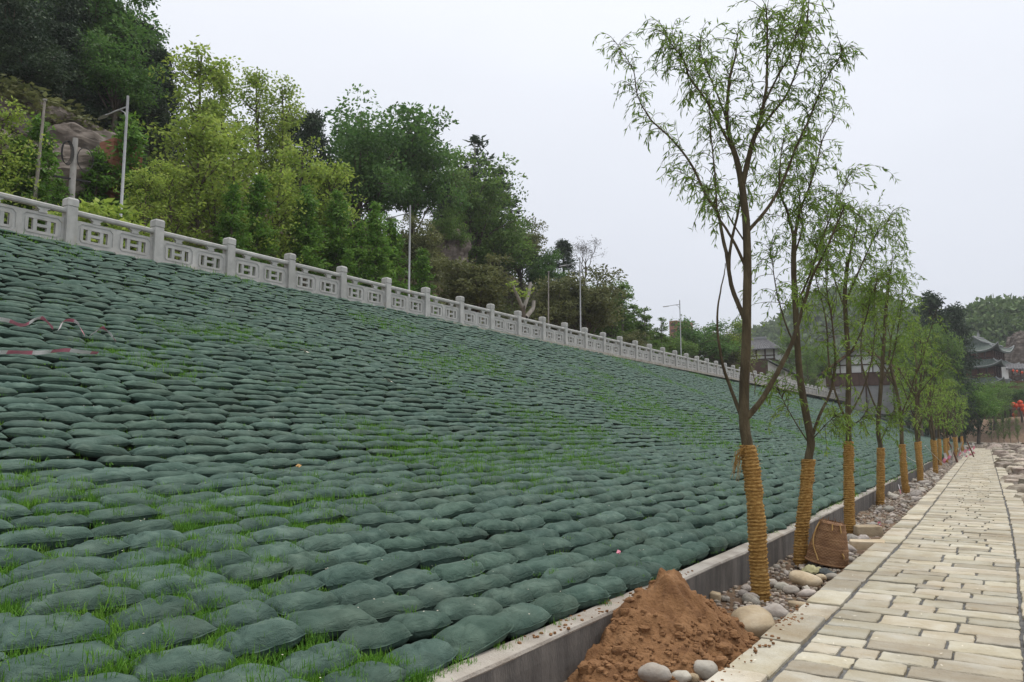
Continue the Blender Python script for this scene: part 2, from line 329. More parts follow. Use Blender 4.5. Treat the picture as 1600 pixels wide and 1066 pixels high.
def slab_variant(seed, n=5):
    """unit slab (length 1 along x, width 1 along y, top at 0) with rounded irregular edges; scaled per slab by mesh"""
    r = np.random.default_rng(seed)
    return r
def slab_geo(cx, cy, lx, ly, top, r, thick=.06, rz=0.0, round_=.007):
    """24-edge slab outline with a chamfer and slightly uneven top"""
    m = 5; t = np.linspace(-1, 1, m + 1)[:-1]
    out = [(a, -1) for a in t] + [(1, a) for a in t] + [(-a, 1) for a in t] + [(-1, -a) for a in t]
    o = np.array(out, float); o *= [lx / 2, ly / 2]
    k = len(o); o += r.normal(0, .0030, (k, 2))
    cn = (np.abs(np.array(out)).min(1) > .99); o[cn] *= 1 - np.array([.006 / lx, .009 / ly]) * r.uniform(.1, 1.5, (cn.sum(), 1))
    inn = o - np.sign(o) * np.minimum(np.abs(o), [round_, round_]) * (np.abs(np.array(out)) > .99)
    zt = r.normal(0, .0018, k) + (inn @ r.normal(0, .004, 2))
    c, s = math.cos(rz), math.sin(rz); Rm = np.array([[c, s], [-s, c]]); o = o @ Rm; inn = inn @ Rm
    V = np.vstack([np.c_[o, np.full(k, -thick)], np.c_[o, np.full(k, -.006)], np.c_[inn, zt], [[0, 0, .001]]]) 
    V[:, 2] += top; V[:, 0] += cx; V[:, 1] += cy
    j = np.arange(k); q = (j + 1) % k
    F4 = np.vstack([np.c_[j, q, k + q, k + j], np.c_[k + j, k + q, 2 * k + q, 2 * k + j]])
    F3 = np.c_[2 * k + j, 2 * k + q, np.full(k, 3 * k)]
    return V, F4, F3
r = np.random.default_rng(21)
slabs = []; y = 2.6
while y < 99:
    d = float(np.clip(r.normal(.285, .045), .2, .38))
    edges = [-1.375]; 
    while True:
        L = float(r.choice([.24, .36, .46, .56, .68], p=[.12, .25, .28, .22, .13]) * r.uniform(.92, 1.08))
        if edges[-1] + L > -.02 - .2: edges.append(-.015); break
        edges.append(edges[-1] + L)
    for a, b in zip(edges[:-1], edges[1:]):
        gp = r.uniform(.006, .017); gy = r.uniform(.008, .018)
        slabs.append((0, (a + b) / 2 + r.normal(0, .003), y + d / 2, b - a - 2 * gp, d - 2 * gy + (r.normal(0, .005)), r.normal(0, .004), r.normal(0, .006)))
    y += d
for x0, x1, seed in ((-1.69, -1.388, 1), (.004, .33, 2)):
    y = 2.2
    while y < 99:
        L = r.uniform(.5, .95)
        slabs.append((1, (x0 + x1) / 2 + r.normal(0, .006), y + L / 2, x1 - x0 - .004, L - .014, .012 + r.normal(0, .006), r.normal(0, .008))); y += L
def inframe(P, m=60):
    x, y, w = proj(P); return (w > .3) & (x > -m) & (x < 1600 + m) & (y > -m) & (y < 1066 + m)
SA = np.array([(s[1] + pathx(s[2]), s[2], 0) for s in slabs]); inn = inframe(SA, 40); dd = np.linalg.norm(SA - [0, 0, CAMZ], axis=1)
rank = np.argsort(np.where(inn, dd, 1e6)); near = set(rank[:299].tolist())
rest = MB(); restk = MB()
for i, s in enumerate(slabs):
    kk, cx, cy, lx, ly, top, rz = s
    if i in near:
        V, F4, F3 = slab_geo(0, 0, lx, ly, 0, r, .06 if not kk else .16, rz)
        mb = MB(); mb.add(V, F4); mb.F.append(F3.astype(np.int64)); mb.T.append(np.zeros(len(F3)))
        obj('kerb_stone' if kk else 'paving_slab', mb, M['pave'], path_o, loc=(cx + float(pathx(cy)), cy, top))
    else:
        V, F4, F3 = slab_geo(cx + float(pathx(cy)), cy, lx, ly, top, r, .05 if not kk else .16, rz)
        t = (i * .381966) % 1.0
        tgt = restk if kk else rest
        tgt.add(V, F4, t); tgt.F.append(F3.astype(np.int64) + tgt.n - len(V)); tgt.T.append(np.full(len(F3), t))
tag(obj('paving_slabs_beyond', rest, M['pave'], path_o, tint=True), kind='stuff')
tag(obj('kerb_stones_beyond', restk, M['pave'], path_o, tint=True), kind='stuff')

# ---------------------------------------------------------------- low concrete wall
wall = empty('retaining_wall', (-2.73, 8, -.1)); tag(wall, 'low grey concrete retaining wall at the foot of the sandbag slope', 'wall')
yy = np.r_[np.linspace(1, 20, 150), np.linspace(20.5, 110, 140)]
def wallstrip(prof, nz, seed):
    P = np.zeros((len(yy), len(prof), 3)); pr = np.array(prof); P[..., 1] = yy[:, None]; P[..., 0] = pr[None, :, 0] + pathx(yy)[:, None]; P[..., 2] = pr[None, :, 1]
    n1 = fbm(P * [6, 2.2, 6], seed); n2 = fbm(P * [6, 2.2, 6] + 31, seed + 5)
    P[..., 0] += nz * n1; P[..., 2] += nz * .6 * n2
    P -= np.array([-2.73, 8, -.1]); return P
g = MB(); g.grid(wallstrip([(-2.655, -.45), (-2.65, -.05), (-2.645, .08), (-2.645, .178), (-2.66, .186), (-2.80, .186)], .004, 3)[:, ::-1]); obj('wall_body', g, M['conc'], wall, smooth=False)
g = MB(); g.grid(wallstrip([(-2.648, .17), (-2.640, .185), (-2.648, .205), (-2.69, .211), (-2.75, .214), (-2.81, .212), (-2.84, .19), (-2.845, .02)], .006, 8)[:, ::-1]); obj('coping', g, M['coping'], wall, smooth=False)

# ---------------------------------------------------------------- sandbag slope
PROF = np.array([(-2.86, .20), (-4.0, .47), (-5.4, .80), (-7.0, 1.15), (-9.0, 1.88), (-11.0, 2.65), (-15.0, 4.28), (-18.28, 5.86), (-18.9, 5.95)])
SL = np.r_[0, np.cumsum(np.hypot(*np.diff(PROF, axis=0).T))]
def prof(s): return np.interp(s, SL, PROF[:, 0]), np.interp(s, SL, PROF[:, 1])
def theta(s):
    x0, z0 = prof(np.clip(s - .5, 0, SL[-1])); x1, z1 = prof(np.clip(s + .5, 0, SL[-1])); return np.arctan2(z1 - z0, x0 - x1)
ss = np.linspace(0, SL[-1], 60); px_, pz_ = prof(ss); yy = np.linspace(-6, 130, 90)
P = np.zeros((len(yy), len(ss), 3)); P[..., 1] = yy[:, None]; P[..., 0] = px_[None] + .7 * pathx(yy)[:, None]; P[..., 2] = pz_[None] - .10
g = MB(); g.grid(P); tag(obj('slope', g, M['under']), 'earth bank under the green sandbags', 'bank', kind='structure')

def bag_geo(nu, nv, seed, L=.60, Wd=.318, H=.185):
    r = np.random.default_rng(seed); out = []
    ex = r.uniform(2.2, 3.2); tap = r.uniform(.24, .44); sk = r.normal(0, .03)
    fold = [(r.uniform(-.9, .9), r.uniform(-.6, .6), r.uniform(0, 3.14), r.uniform(.010, .024)) for _ in range(4)]
    ph = r.uniform(0, 6.28, 4); fr = r.uniform(7, 12, 2); ea = r.uniform(.5, 1.3, 2)
    for side, n2 in ((1, nv), (-1, max(3, nv // 2))):
        u = np.sin(np.linspace(-1, 1, nu + 1) * math.pi / 2); v = np.sin(np.linspace(-1, 1, n2 + 1) * math.pi / 2)
        Ug, Vg = np.meshgrid(u, v, indexing='ij')
        x = L / 2 * Ug * (1 - .05 * (1 - Vg ** 2) * np.abs(Ug) ** 3) + sk * Vg * L * .5
        y = Wd / 2 * Vg * (1 - tap * np.abs(Ug) ** ex)
        t = (1 - np.abs(Ug) ** 4.0).clip(0) ** .5 * (1 - np.abs(Vg) ** np.where(Vg < 0, 5.0, 2.5)).clip(0) ** .5
        z = H * (.52 if side > 0 else -.48) * t
        Q = np.stack([x, y, z], -1)
        Qn = Q.copy(); Qn[..., 2] *= .3
        z = z + t * (.024 * vn(Qn * 4.5 + seed * 3.7, seed) + .011 * vn(Qn * 11 + seed, seed + 2))
        if side > 0:
            for e_, sg in enumerate((-1, 1)):
                w_ = sstep(.45, .95, Ug * sg)
                z = z + w_ * t ** .5 * .008 * ea[e_] * np.sin(Vg * fr[e_] + ph[e_] + 1.5 * vn(Qn * 7, seed + 5))
            for (a, b, an, dp) in fold:
                dl = (Ug - a) * math.cos(an) + (Vg - b) * .6 * math.sin(an); al = -(Ug - a) * math.sin(an) + (Vg - b) * .6 * math.cos(an)
                z = z - dp * t ** .5 * np.exp(-(dl / .07) ** 2) * np.exp(-(al / .5) ** 2) + .6 * dp * t ** .5 * np.exp(-((dl - .13) / .09) ** 2) * np.exp(-(al / .5) ** 2)
        z = z + .010 * vn(Qn * 3 + 50, seed + 9)                         # the seam wanders too
        Q[..., 2] = z
        out.append(Q if side > 0 else Q[:, ::-1])
    return out
def bag_mb(mb, grids, Rm=None, c=None, tint=None):
    for Q in grids:
        if Rm is not None: Q = Q @ Rm.T + c
        mb.grid(Q, tint)
NV = 26
hi = []
for i in range(NV):
    mb = MB(); G = bag_geo(34, 22, 100 + i); bag_mb(mb, G); Qt = G[0]
    lp = np.vstack([Qt[:-1, 0], Qt[-1, :-1], Qt[:0:-1, -1], Qt[0, :0:-1]]); dr = nrm(lp * [1, 2.2, 0]); fl = lp + dr * .012 + [0, 0, 1] * (.006 * vn(lp * 14 + i, i))[:, None]   # sewn seam
    k_ = len(lp); j_ = np.arange(k_); mb.add(np.vstack([lp, fl]), np.c_[j_, (j_ + 1) % k_, k_ + (j_ + 1) % k_, k_ + j_]); me = mb.mesh('sandbag', smooth=True); me.materials.append(M['bag']); hi.append(me)
mid = [bag_geo(12, 8, 100 + i) for i in range(NV)]
low = [bag_geo(6, 4, 100 + i) for i in range(NV)]
r = np.random.default_rng(5)
bags = []; s = .11; row = 0
while s < SL[-1] - .62:
    row += 1; y = -5.0 + r.uniform(0, .5)
    ph = r.uniform(0, 9)
    while y < 118:
        L = float(np.clip(r.normal(np.interp(s, [0, 2.5, 4.5], [.51, .53, .58]), .05), .42, .72)); wsc = float(np.interp(s, [0, 2.2, 4, 17], [.93, .91, .79, .88]))
        yc = y + L / 2
        so = s + .05 * float(vn(np.array([yc * .35, row * .25, 1.0]), 3)) + r.normal(0, .011)
        oblique = row <= 3 and r.random() < .35
        yaw = r.normal(0, .07) + (r.uniform(-.35, -.1) if oblique else 0) - .05
        bags.append((row, so, yc, L, yaw, r.normal(0, .045), r.normal(0, .045), r.uniform(.94, 1.09) * wsc, r.integers(NV), r.random() < .5, r.normal(0, .008)))
        y += L * (.92 if oblique else 1.0)
    s += float(np.interp(s, [0, 2.2, 4, 17], [.292, .285, .248, .275]) + np.clip(r.normal(0, .009), -.02, .02))
BR = np.array([(b[0], b[1], b[2]) for b in bags]); bx, bz = prof(BR[:, 1]); bx = bx + .7 * pathx(BR[:, 2])
bth = theta(BR[:, 1])
BP = np.stack([bx, BR[:, 2], bz + .035], -1)
vis = inframe(BP, 25); bd = np.linalg.norm(BP - [0, 0, CAMZ], axis=1)
keep = inframe(BP, 260) & (BP[:, 1] > -3)
rank = np.argsort(np.where(vis, bd, 1e6)); near = rank[:300]; nearset = set(near.tolist())
def bag_rot(i):
    b = bags[i]; th = bth[i] - .25 - .12 * float(sstep(3, 7, bags[i][1])) + b[5]
    ex = np.array([0, 1.0, 0]); ey = np.array([-math.cos(th), 0, math.sin(th)]); ez = np.cross(ex, ey)
    B = np.stack([ex, ey, ez], 1)
    c, s_ = math.cos(b[4]), math.sin(b[4]); cr_, sr = math.cos(b[6]), math.sin(b[6])
    return B @ np.array([[c, -s_, 0], [s_, c, 0], [0, 0, 1]]) @ np.array([[cr_, 0, sr], [0, 1, 0], [-sr, 0, cr_]])
zsc = lambda q: float(np.interp(q, [0, 2.2, 4, 17], [.92, .82, .66, .68])); wsc_ = lambda q: float(np.interp(q, [0, 2.2, 4, 17], [.93, .91, .79, .88]))
rowcount = {}
for i in sorted(near.tolist(), key=lambda k: (BR[k, 0], BR[k, 2])):
    b = bags[i]; rw = int(b[0]); rowcount[rw] = rowcount.get(rw, 0) + 1
    o = bpy.data.objects.new('sandbag', hi[b[8]]); COL.objects.link(o)
    S = np.diag([b[3] / .595 * (-1 if b[9] else 1), b[7] * (-1 if b[9] else 1), zsc(b[1]) * (b[7] / wsc_(b[1]))])
    m4 = Matrix.Identity(4); A = bag_rot(i) @ S
    for a in range(3):
        for c in range(3): m4[a][c] = float(A[a, c])
        m4[a][3] = float(BP[i, a]) + (b[10] if a == 2 else 0)
    o.matrix_world = m4
    tag(o, f'green sandbag, {ordw(rw)} row up from the concrete wall, {ordw(rowcount[rw])} from the near end', 'sandbag', 'green sandbags on the slope')
mass = MB()
for i in np.nonzero(keep)[0]:
    if i in nearset: continue
    b = bags[i]; G = mid[b[8]] if bd[i] < 17 else low[b[8]]
    A = bag_rot(i) @ np.diag([b[3] / .595 * (-1 if b[9] else 1), b[7] * (-1 if b[9] else 1), zsc(b[1]) * (b[7] / wsc_(b[1]))])
    bag_mb(mass, G if bd[i] < 17 else G, A, BP[i] + [0, 0, b[10]], (i * .61803) % 1.0)
tag(obj('sandbags_beyond', mass, M['bag'], smooth=True, tint=True), 'thousands of green sandbags covering the upper and farther slope', 'sandbags', kind='stuff')

# ---------------------------------------------------------------- grass sprouting between the bags
def blades(mb, C, n, spread, h, w, r, lean=.5, seg=2, bright=None):
    """tufts: C (k,3) centres; n blades each"""
    k = len(C) * n; P = np.repeat(C, n, 0) + np.c_[r.normal(0, spread, (k, 2)), np.zeros(k)]
    H = np.repeat(h, n) * r.uniform(.45, 1.25, k) if np.ndim(h) else h * r.uniform(.45, 1.25, k)
    az = r.uniform(0, 6.283, k); ln = np.abs(r.normal(0, lean, k))
    D = np.c_[np.cos(az) * ln, np.sin(az) * ln, np.ones(k)]; D = nrm(D)
    S = nrm(np.c_[-np.sin(az + r.normal(0, .8, k)), np.cos(az), np.zeros(k)])
    wv = (w * r.uniform(.6, 1.3, k))[:, None]; t = r.uniform(-.35, .5, k) if bright is None else np.repeat(bright, n) + r.uniform(-.3, .3, k)
    top = P + D * H[:, None]; top[:, 2] -= H * ln * .35
    if seg == 2:
        md = P + D * H[:, None] * .55 + np.c_[np.zeros((k, 2)), H * .06]
        V = np.stack([P - S * wv / 2, P + S * wv / 2, md + S * wv * .38, md - S * wv * .38, top], 1).reshape(-1, 3)
        b = np.arange(k)[:, None] * 5
        mb.add(V, b + np.array([[0, 1, 2, 3]]), t); mb.F.append((b + np.array([[3, 2, 4]]) + mb.n - 5 * k)); mb.T.append(t)
    else:
        V = np.stack([P - S * wv / 2, P + S * wv / 2, top], 1).reshape(-1, 3); mb.add(V, np.arange(k)[:, None] * 3 + np.array([[0, 1, 2]]), t)
r = np.random.default_rng(11)
grass = MB()
idx = np.nonzero(inframe(BP, 120) & (bd < 75))[0]
pn = fbm(np.c_[BP[:, 0] * .55, BP[:, 1] * .45, np.zeros(len(BP))], 77, 3) + .35 * vn(np.c_[BP[:, 0] * 1.9, BP[:, 1] * 1.6, np.ones(len(BP))], 78)
sw = BR[:, 1]
bias = .06 + .62 * sstep(5.2, 2.8, BP[:, 1]) * sstep(3.9, 2.4, sw) + .12 * sstep(6, 10, sw) - .35 * sstep(4, 6.5, BP[:, 1]) * sstep(3, 1.5, sw) - .12 * sstep(3.5, 4.5, sw) * sstep(8, 6, sw)
dens = sstep(.08, .85, pn + bias)
tuft = {0: [], 1: [], 2: []}; hts = {0: [], 1: [], 2: []}; brt = {0: [], 1: [], 2: []}
for i in idx:
    d = dens[i]
    lod = 0 if bd[i] < 7.5 else (1 if bd[i] < 18 else 2)
    nc = r.poisson((d ** 1.3) * (46, 28, 17)[lod] + (2.2, 2.0, 1.6)[lod])
    if not nc: continue
    b = bags[i]; th = bth[i]; up = np.array([-math.cos(th), 0, math.sin(th)])
    for _ in range(nc):
        v = r.random()
        if v < .68: q = np.array([0, r.uniform(-.33, .33), 0]) + up * (-.185 + r.normal(0, .022)); zo = .0      # in the gap below the bag
        elif v < .84: q = np.array([0, (.29 if r.random() < .5 else -.29) + r.normal(0, .02), 0]) + up * r.uniform(-.2, .12); zo = .015
        else: q = np.array([0, r.uniform(-.2, .2), 0]) + up * r.uniform(-.16, .05); zo = .068
        tuft[lod].append(BP[i] + q + [0, 0, zo]); hts[lod].append(r.uniform(.03, .06) * (1 + .9 * d) * (1, 1.15, 1.3)[lod]); brt[lod].append(r.uniform(-.15, .3))
for lod, (n, sp, w, sg) in {0: (17, .030, .0042, 2), 1: (10, .035, .0075, 1), 2: (6, .06, .017, 1)}.items():
    if tuft[lod]: blades(grass, np.array(tuft[lod]), n, sp, np.array(hts[lod]), w, r, .75, sg, np.array(brt[lod]))
tag(obj('grass', grass, M['grass'], tint=True), 'bright green grass sprouting between the sandbags', 'grass', kind='stuff')

# ---------------------------------------------------------------- carved stone balustrade along the top
FX, FZ, BAY = -18.5, 5.93, 2.25
bal = empty('stone_balustrade', (FX, 30, FZ)); tag(bal, 'long pale stone balustrade with carved panels along the top of slope', 'balustrade')
def local(P): return (P[0] - FX, P[1] - 30, P[2] - FZ)
# post
pm = MB()
def sq(prof_, mb, n=4):
    a = np.array(prof_); V = []
    for w_, z_ in a: V += [(-w_, -w_, z_), (w_, -w_, z_), (w_, w_, z_), (-w_, w_, z_)]
    F = []
    for k in range(len(a) - 1):
        for j in range(4): F.append((4 * k + j, 4 * k + (j + 1) % 4, 4 * k + 4 + (j + 1) % 4, 4 * k + 4 + j))
    F.append(tuple(4 * (len(a) - 1) + j for j in range(4))); mb.add(V, F)
sq([(.122, -.1), (.122, .93), (.115, .94)], pm); post_me = pm.mesh('post'); post_me.materials.append(M['granite'])
pm = MB(); sq([(.110, .935), (.110, .955), (.129, .96), (.129, 1.11), (.105, 1.15), (.06, 1.165)], pm); cap_me = pm.mesh('post_cap'); cap_me.materials.append(M['granite'])
# panel: y along, z up, front face toward +x
pw, ph_ = BAY - .25, .635
base = MB(); front = MB(); hw = pw / 4
def slab_yz(mb, y0, y1, z0, z1, x0, x1): mb.box(((x0 + x1) / 2, (y0 + y1) / 2, (z0 + z1) / 2), (x1 - x0, y1 - y0, z1 - z0))
colsY = [-.30, -.195, -.11, .11, .195, .30]      # slot | bar | centre | bar | slot
zc = ph_ / 2 + .01; hz = .135
for cy_ in (-hw, hw):
    x0, x1 = -.05, .02
    slab_yz(base, cy_ - hw, cy_ + hw, 0, zc - hz, x0, x1); slab_yz(base, cy_ - hw, cy_ + hw, zc + hz, ph_, x0, x1)
    slab_yz(base, cy_ - hw, cy_ - .30, zc - hz, zc + hz, x0, x1); slab_yz(base, cy_ + .30, cy_ + hw, zc - hz, zc + hz, x0, x1)
    slab_yz(base, cy_ - .195, cy_ - .11, zc - hz, zc + hz, x0, .030); slab_yz(base, cy_ + .11, cy_ + .195, zc - hz, zc + hz, x0, .030)
    slab_yz(base, cy_ - .11, cy_ + .11, zc - .032, zc + .032, x0, .030)
    # raised plates either side of an octagonal groove
    def octo(a, b, ch): return [(-a, -b + ch), (-a + ch, -b), (a - ch, -b), (a, -b + ch), (a, b - ch), (a - ch, b), (-a + ch, b), (-a, b - ch)]
    def ring(outer, inner, xa, xb):
        n = len(outer); V = [(xb, cy_ + p, zc + q) for p, q in outer] + [(xb, cy_ + p, zc + q) for p, q in inner] + [(xa, cy_ + p, zc + q) for p, q in outer] + [(xa, cy_ + p, zc + q) for p, q in inner]
        F = []
        for j in range(n):
            k = (j + 1) % n; F += [(j, k, n + k, n + j), (2 * n + j, 2 * n + k, k, j), (n + j, n + k, 3 * n + k, 3 * n + j)]
        front.add(V, F)
    a_, b_, c_ = .435, .245, .08
    oc = octo(a_, b_, c_); zb, zt = -zc, ph_ - zc
    ring([(-hw, zb + .06), (-hw + .06, zb), (hw - .06, zb), (hw, zb + .06), (hw, zt - .06), (hw - .06, zt), (-hw + .06, zt), (-hw, zt - .06)], oc, .0, .034)
    ring(octo(.372, .195, .05), [(-.30, -hz + .001), (-.299, -hz), (.299, -hz), (.30, -hz + .001), (.30, hz - .001), (.299, hz), (-.299, hz), (-.30, hz - .001)], .0, .034)
panel_me = base.mesh('panel'); panel_me.materials.append(M['granite_cut'])
face_me = front.mesh('panel_face'); face_me.materials.append(M['granite'])
g = MB(); L_ = pw / 2 + .02
V = []; sec = [(-.06, 0), (-.075, .03), (-.075, .085), (-.05, .115), (.05, .115), (.075, .085), (.075, .03), (.06, 0)]
for yv in (-L_, L_): V += [(a, yv, b) for a, b in sec]
g.add(V, [(j, 8 + j, 8 + (j + 1) % 8, (j + 1) % 8) for j in range(8)]); rail_me = g.mesh('handrail'); rail_me.materials.append(M['granite'])
g = MB(); sc_ = [(.085, 0), (.105, .03), (.075, .045), (.10, .075), (.145, .10), (.155, .125)]; V = []
for w_, z_ in sc_: V += [(-.045, -w_, z_), (.045, -w_, z_), (.045, w_, z_), (-.045, w_, z_)]
g.add(V, [(4 * k + j, 4 * k + (j + 1) % 4, 4 * k + 4 + (j + 1) % 4, 4 * k + 4 + j) for k in range(len(sc_) - 1) for j in range(4)]); brk_me = g.mesh('rail_support'); brk_me.materials.append(M['granite'])
g = MB(); g.box((0, 0, 0), (.34, BAY * 49, .14)); plinth = obj('plinth', g, M['coping'], bal, loc=local((FX, 4.2 + BAY * 24.5, FZ - .085)))
Y0 = float(at_x(245, 380, FX)[1]) - BAY * 2
r = np.random.default_rng(4)
for k in range(49):
    yk = Y0 + k * BAY; xo = .35 * float(pathx(yk))
    dz = r.normal(0, .004)
    po = obj('post', post_me, None, bal, loc=local((FX + xo, yk, FZ + dz))); obj('cap', cap_me, None, po)
    yc = yk + BAY / 2; xo = .35 * float(pathx(yc))
    pa = obj('panel', panel_me, None, bal, loc=local((FX + xo, yc, FZ + .02))); obj('panel_face', face_me, None, pa)
    obj('handrail', rail_me, None, bal, loc=local((FX + xo, yc, FZ + .02 + ph_ + .125)))
    for sg in (-hw, hw): obj('rail_support', brk_me, None, bal, loc=local((FX + xo, yc + sg, FZ + .02 + ph_)))

# ================================================================ TERRACE, HILL, FAR GROUND
g = MB(); g.add([(-18.55, -20, 5.88), (-18.55, 118, 5.88), (-40, 118, 5.88), (-40, -20, 5.88)], [(0, 1, 2, 3)])
tag(obj('terrace', g, M['ground']), 'level terrace road behind the stone balustrade', 'terrace', kind='structure')
CRY = [-40, 0, 15, 30, 45, 60, 75, 90, 105, 125, 145, 170]
CRZ = [24, 23, 20.5, 19.0, 18.0, 18.5, 17.5, 16.5, 14.0, 10.5, 7.5, 6.0]
def hillz(X, Y):
    X = np.asarray(X, float); Y = np.asarray(Y, float)
    top = np.interp(Y, CRY, CRZ)
    n = fbm(np.stack(np.broadcast_arrays(X * .11, Y * .11, 0 * X), -1), 41, 4)
    st = np.interp(Y, [0, 60, 120], [-27, -27.5, -30])
    t = np.clip((st - X + 1.2 * n) / 17.0, 0, 1.7)
    f = np.where(t < 1, t ** .85, 1 + .12 * (t - 1))
    return 5.85 + (top - 5.85) * f + 1.1 * n * sstep(0, .25, t)
xs = np.linspace(-25, -80, 90); yy = np.linspace(-20, 175, 190)
Xg, Yg = np.meshgrid(xs, yy); P = np.stack([Xg, Yg, hillz(Xg, Yg)], -1); P[:, 0, 2] = 5.5
g = MB(); g.grid(P[:, ::-1]); tag(obj('hill', g, M['hill'], smooth=True), 'steep wooded hillside rising behind the balustrade', 'hillside', kind='structure')

# bare rock outcrops on the hillside
def rock(seed, sx, sy, sz, nu=72, nv=46, amp=.20):
    u = np.linspace(0, 2 * np.pi, nu + 1); v = np.linspace(-.5 * np.pi, .5 * np.pi, nv + 1)
    Ug, Vg = np.meshgrid(u, v, indexing='ij'); D = np.stack([np.cos(Vg) * np.cos(Ug), np.cos(Vg) * np.sin(Ug), np.sin(Vg)], -1)
    D = np.sign(D) * np.abs(D) ** .75; Q = D * [sx, sy, sz]
    n = fbm(D * 1.6 + seed * 3.1, seed, 4); st = np.round(fbm(Q * [.5, .5, .9] + seed, seed + 3, 2) * 3.5) / 3.5
    cr_ = -np.exp(-(fbm(Q * [.9, .9, .5] + 7, seed + 8, 2) / .10) ** 2)                  # cracks
    mb = MB(); mb.grid(D * (1 + amp * n + .13 * st + .06 * cr_ + .05 * fbm(Q * 3.0, seed + 4, 3))[..., None] * [sx, sy, sz]); return mb
for (px, py, X, sx, sy, sz, lb) in [(75, 215, -33.2, 1.2, 2.9, 1.2, 'brown and grey rock face on the left hillside under dark trees'),
                                    (125, 262, -29.5, 1.0, 1.9, 1.3, 'pale grey boulder outcrop behind the utility pole'),
                                    (700, 400, -35.5, 1.2, 2.2, 2.0, 'grey rock cliff showing between trees in the middle of the hill'),
                                    (20, 285, -27.5, 1.5, 3.2, 1.6, 'low grey rock ledge behind the leftmost balustrade panel')]:
    p = at_x(px, py, X); o = obj('rock_outcrop', rock(int(px), sx, sy, sz), M['rock'], loc=tuple(p)); tag(o, lb, 'rock')

# ================================================================ TREES
def cards(mb, P, D, L, Wd, r, tint, up=0.0):
    """rhombic leaves: P base, D direction"""
    k = len(P); D = nrm(D); N = r.normal(0, 1, (k, 3)); N[:, 2] += up
    S = nrm(np.cross(D, N)); L = np.broadcast_to(L, (k,))[:, None]; Wd = np.broadcast_to(Wd, (k,))[:, None]
    V = np.stack([P, P + D * L * .45 + S * Wd / 2, P + D * L, P + D * L * .45 - S * Wd / 2], 1).reshape(-1, 3)
    mb.add(V, np.arange(k)[:, None] * 4 + np.arange(4)[None, :], tint)
def clumps_to_leaves(mb, C, R, n, L, Wd, r, droop=.0, flat=.6, out=None, hollow=.35):
    """C clump centres (k,3), R radii, n leaves per clump"""
    k = len(C); Q = nrm(r.normal(0, 1, (k * n, 3))); q = Q * (r.uniform(0, 1, (k * n, 1)) ** hollow) * np.repeat(R, n)[:, None] * [1, 1, flat]
    P = np.repeat(C, n, 0) + q
    D = q * .6 / np.maximum(np.repeat(R, n)[:, None], .01) + r.normal(0, .6, (k * n, 3)); D[:, 2] -= droop
    t = np.repeat(r.uniform(-.28, .28, k), n) + r.uniform(-.15, .22, k * n) + .22 * q[:, 2] / np.repeat(R, n)
    cards(mb, P, D, L * r.uniform(.6, 1.3, k * n), Wd * r.uniform(.6, 1.3, k * n), r, t, up=.6)
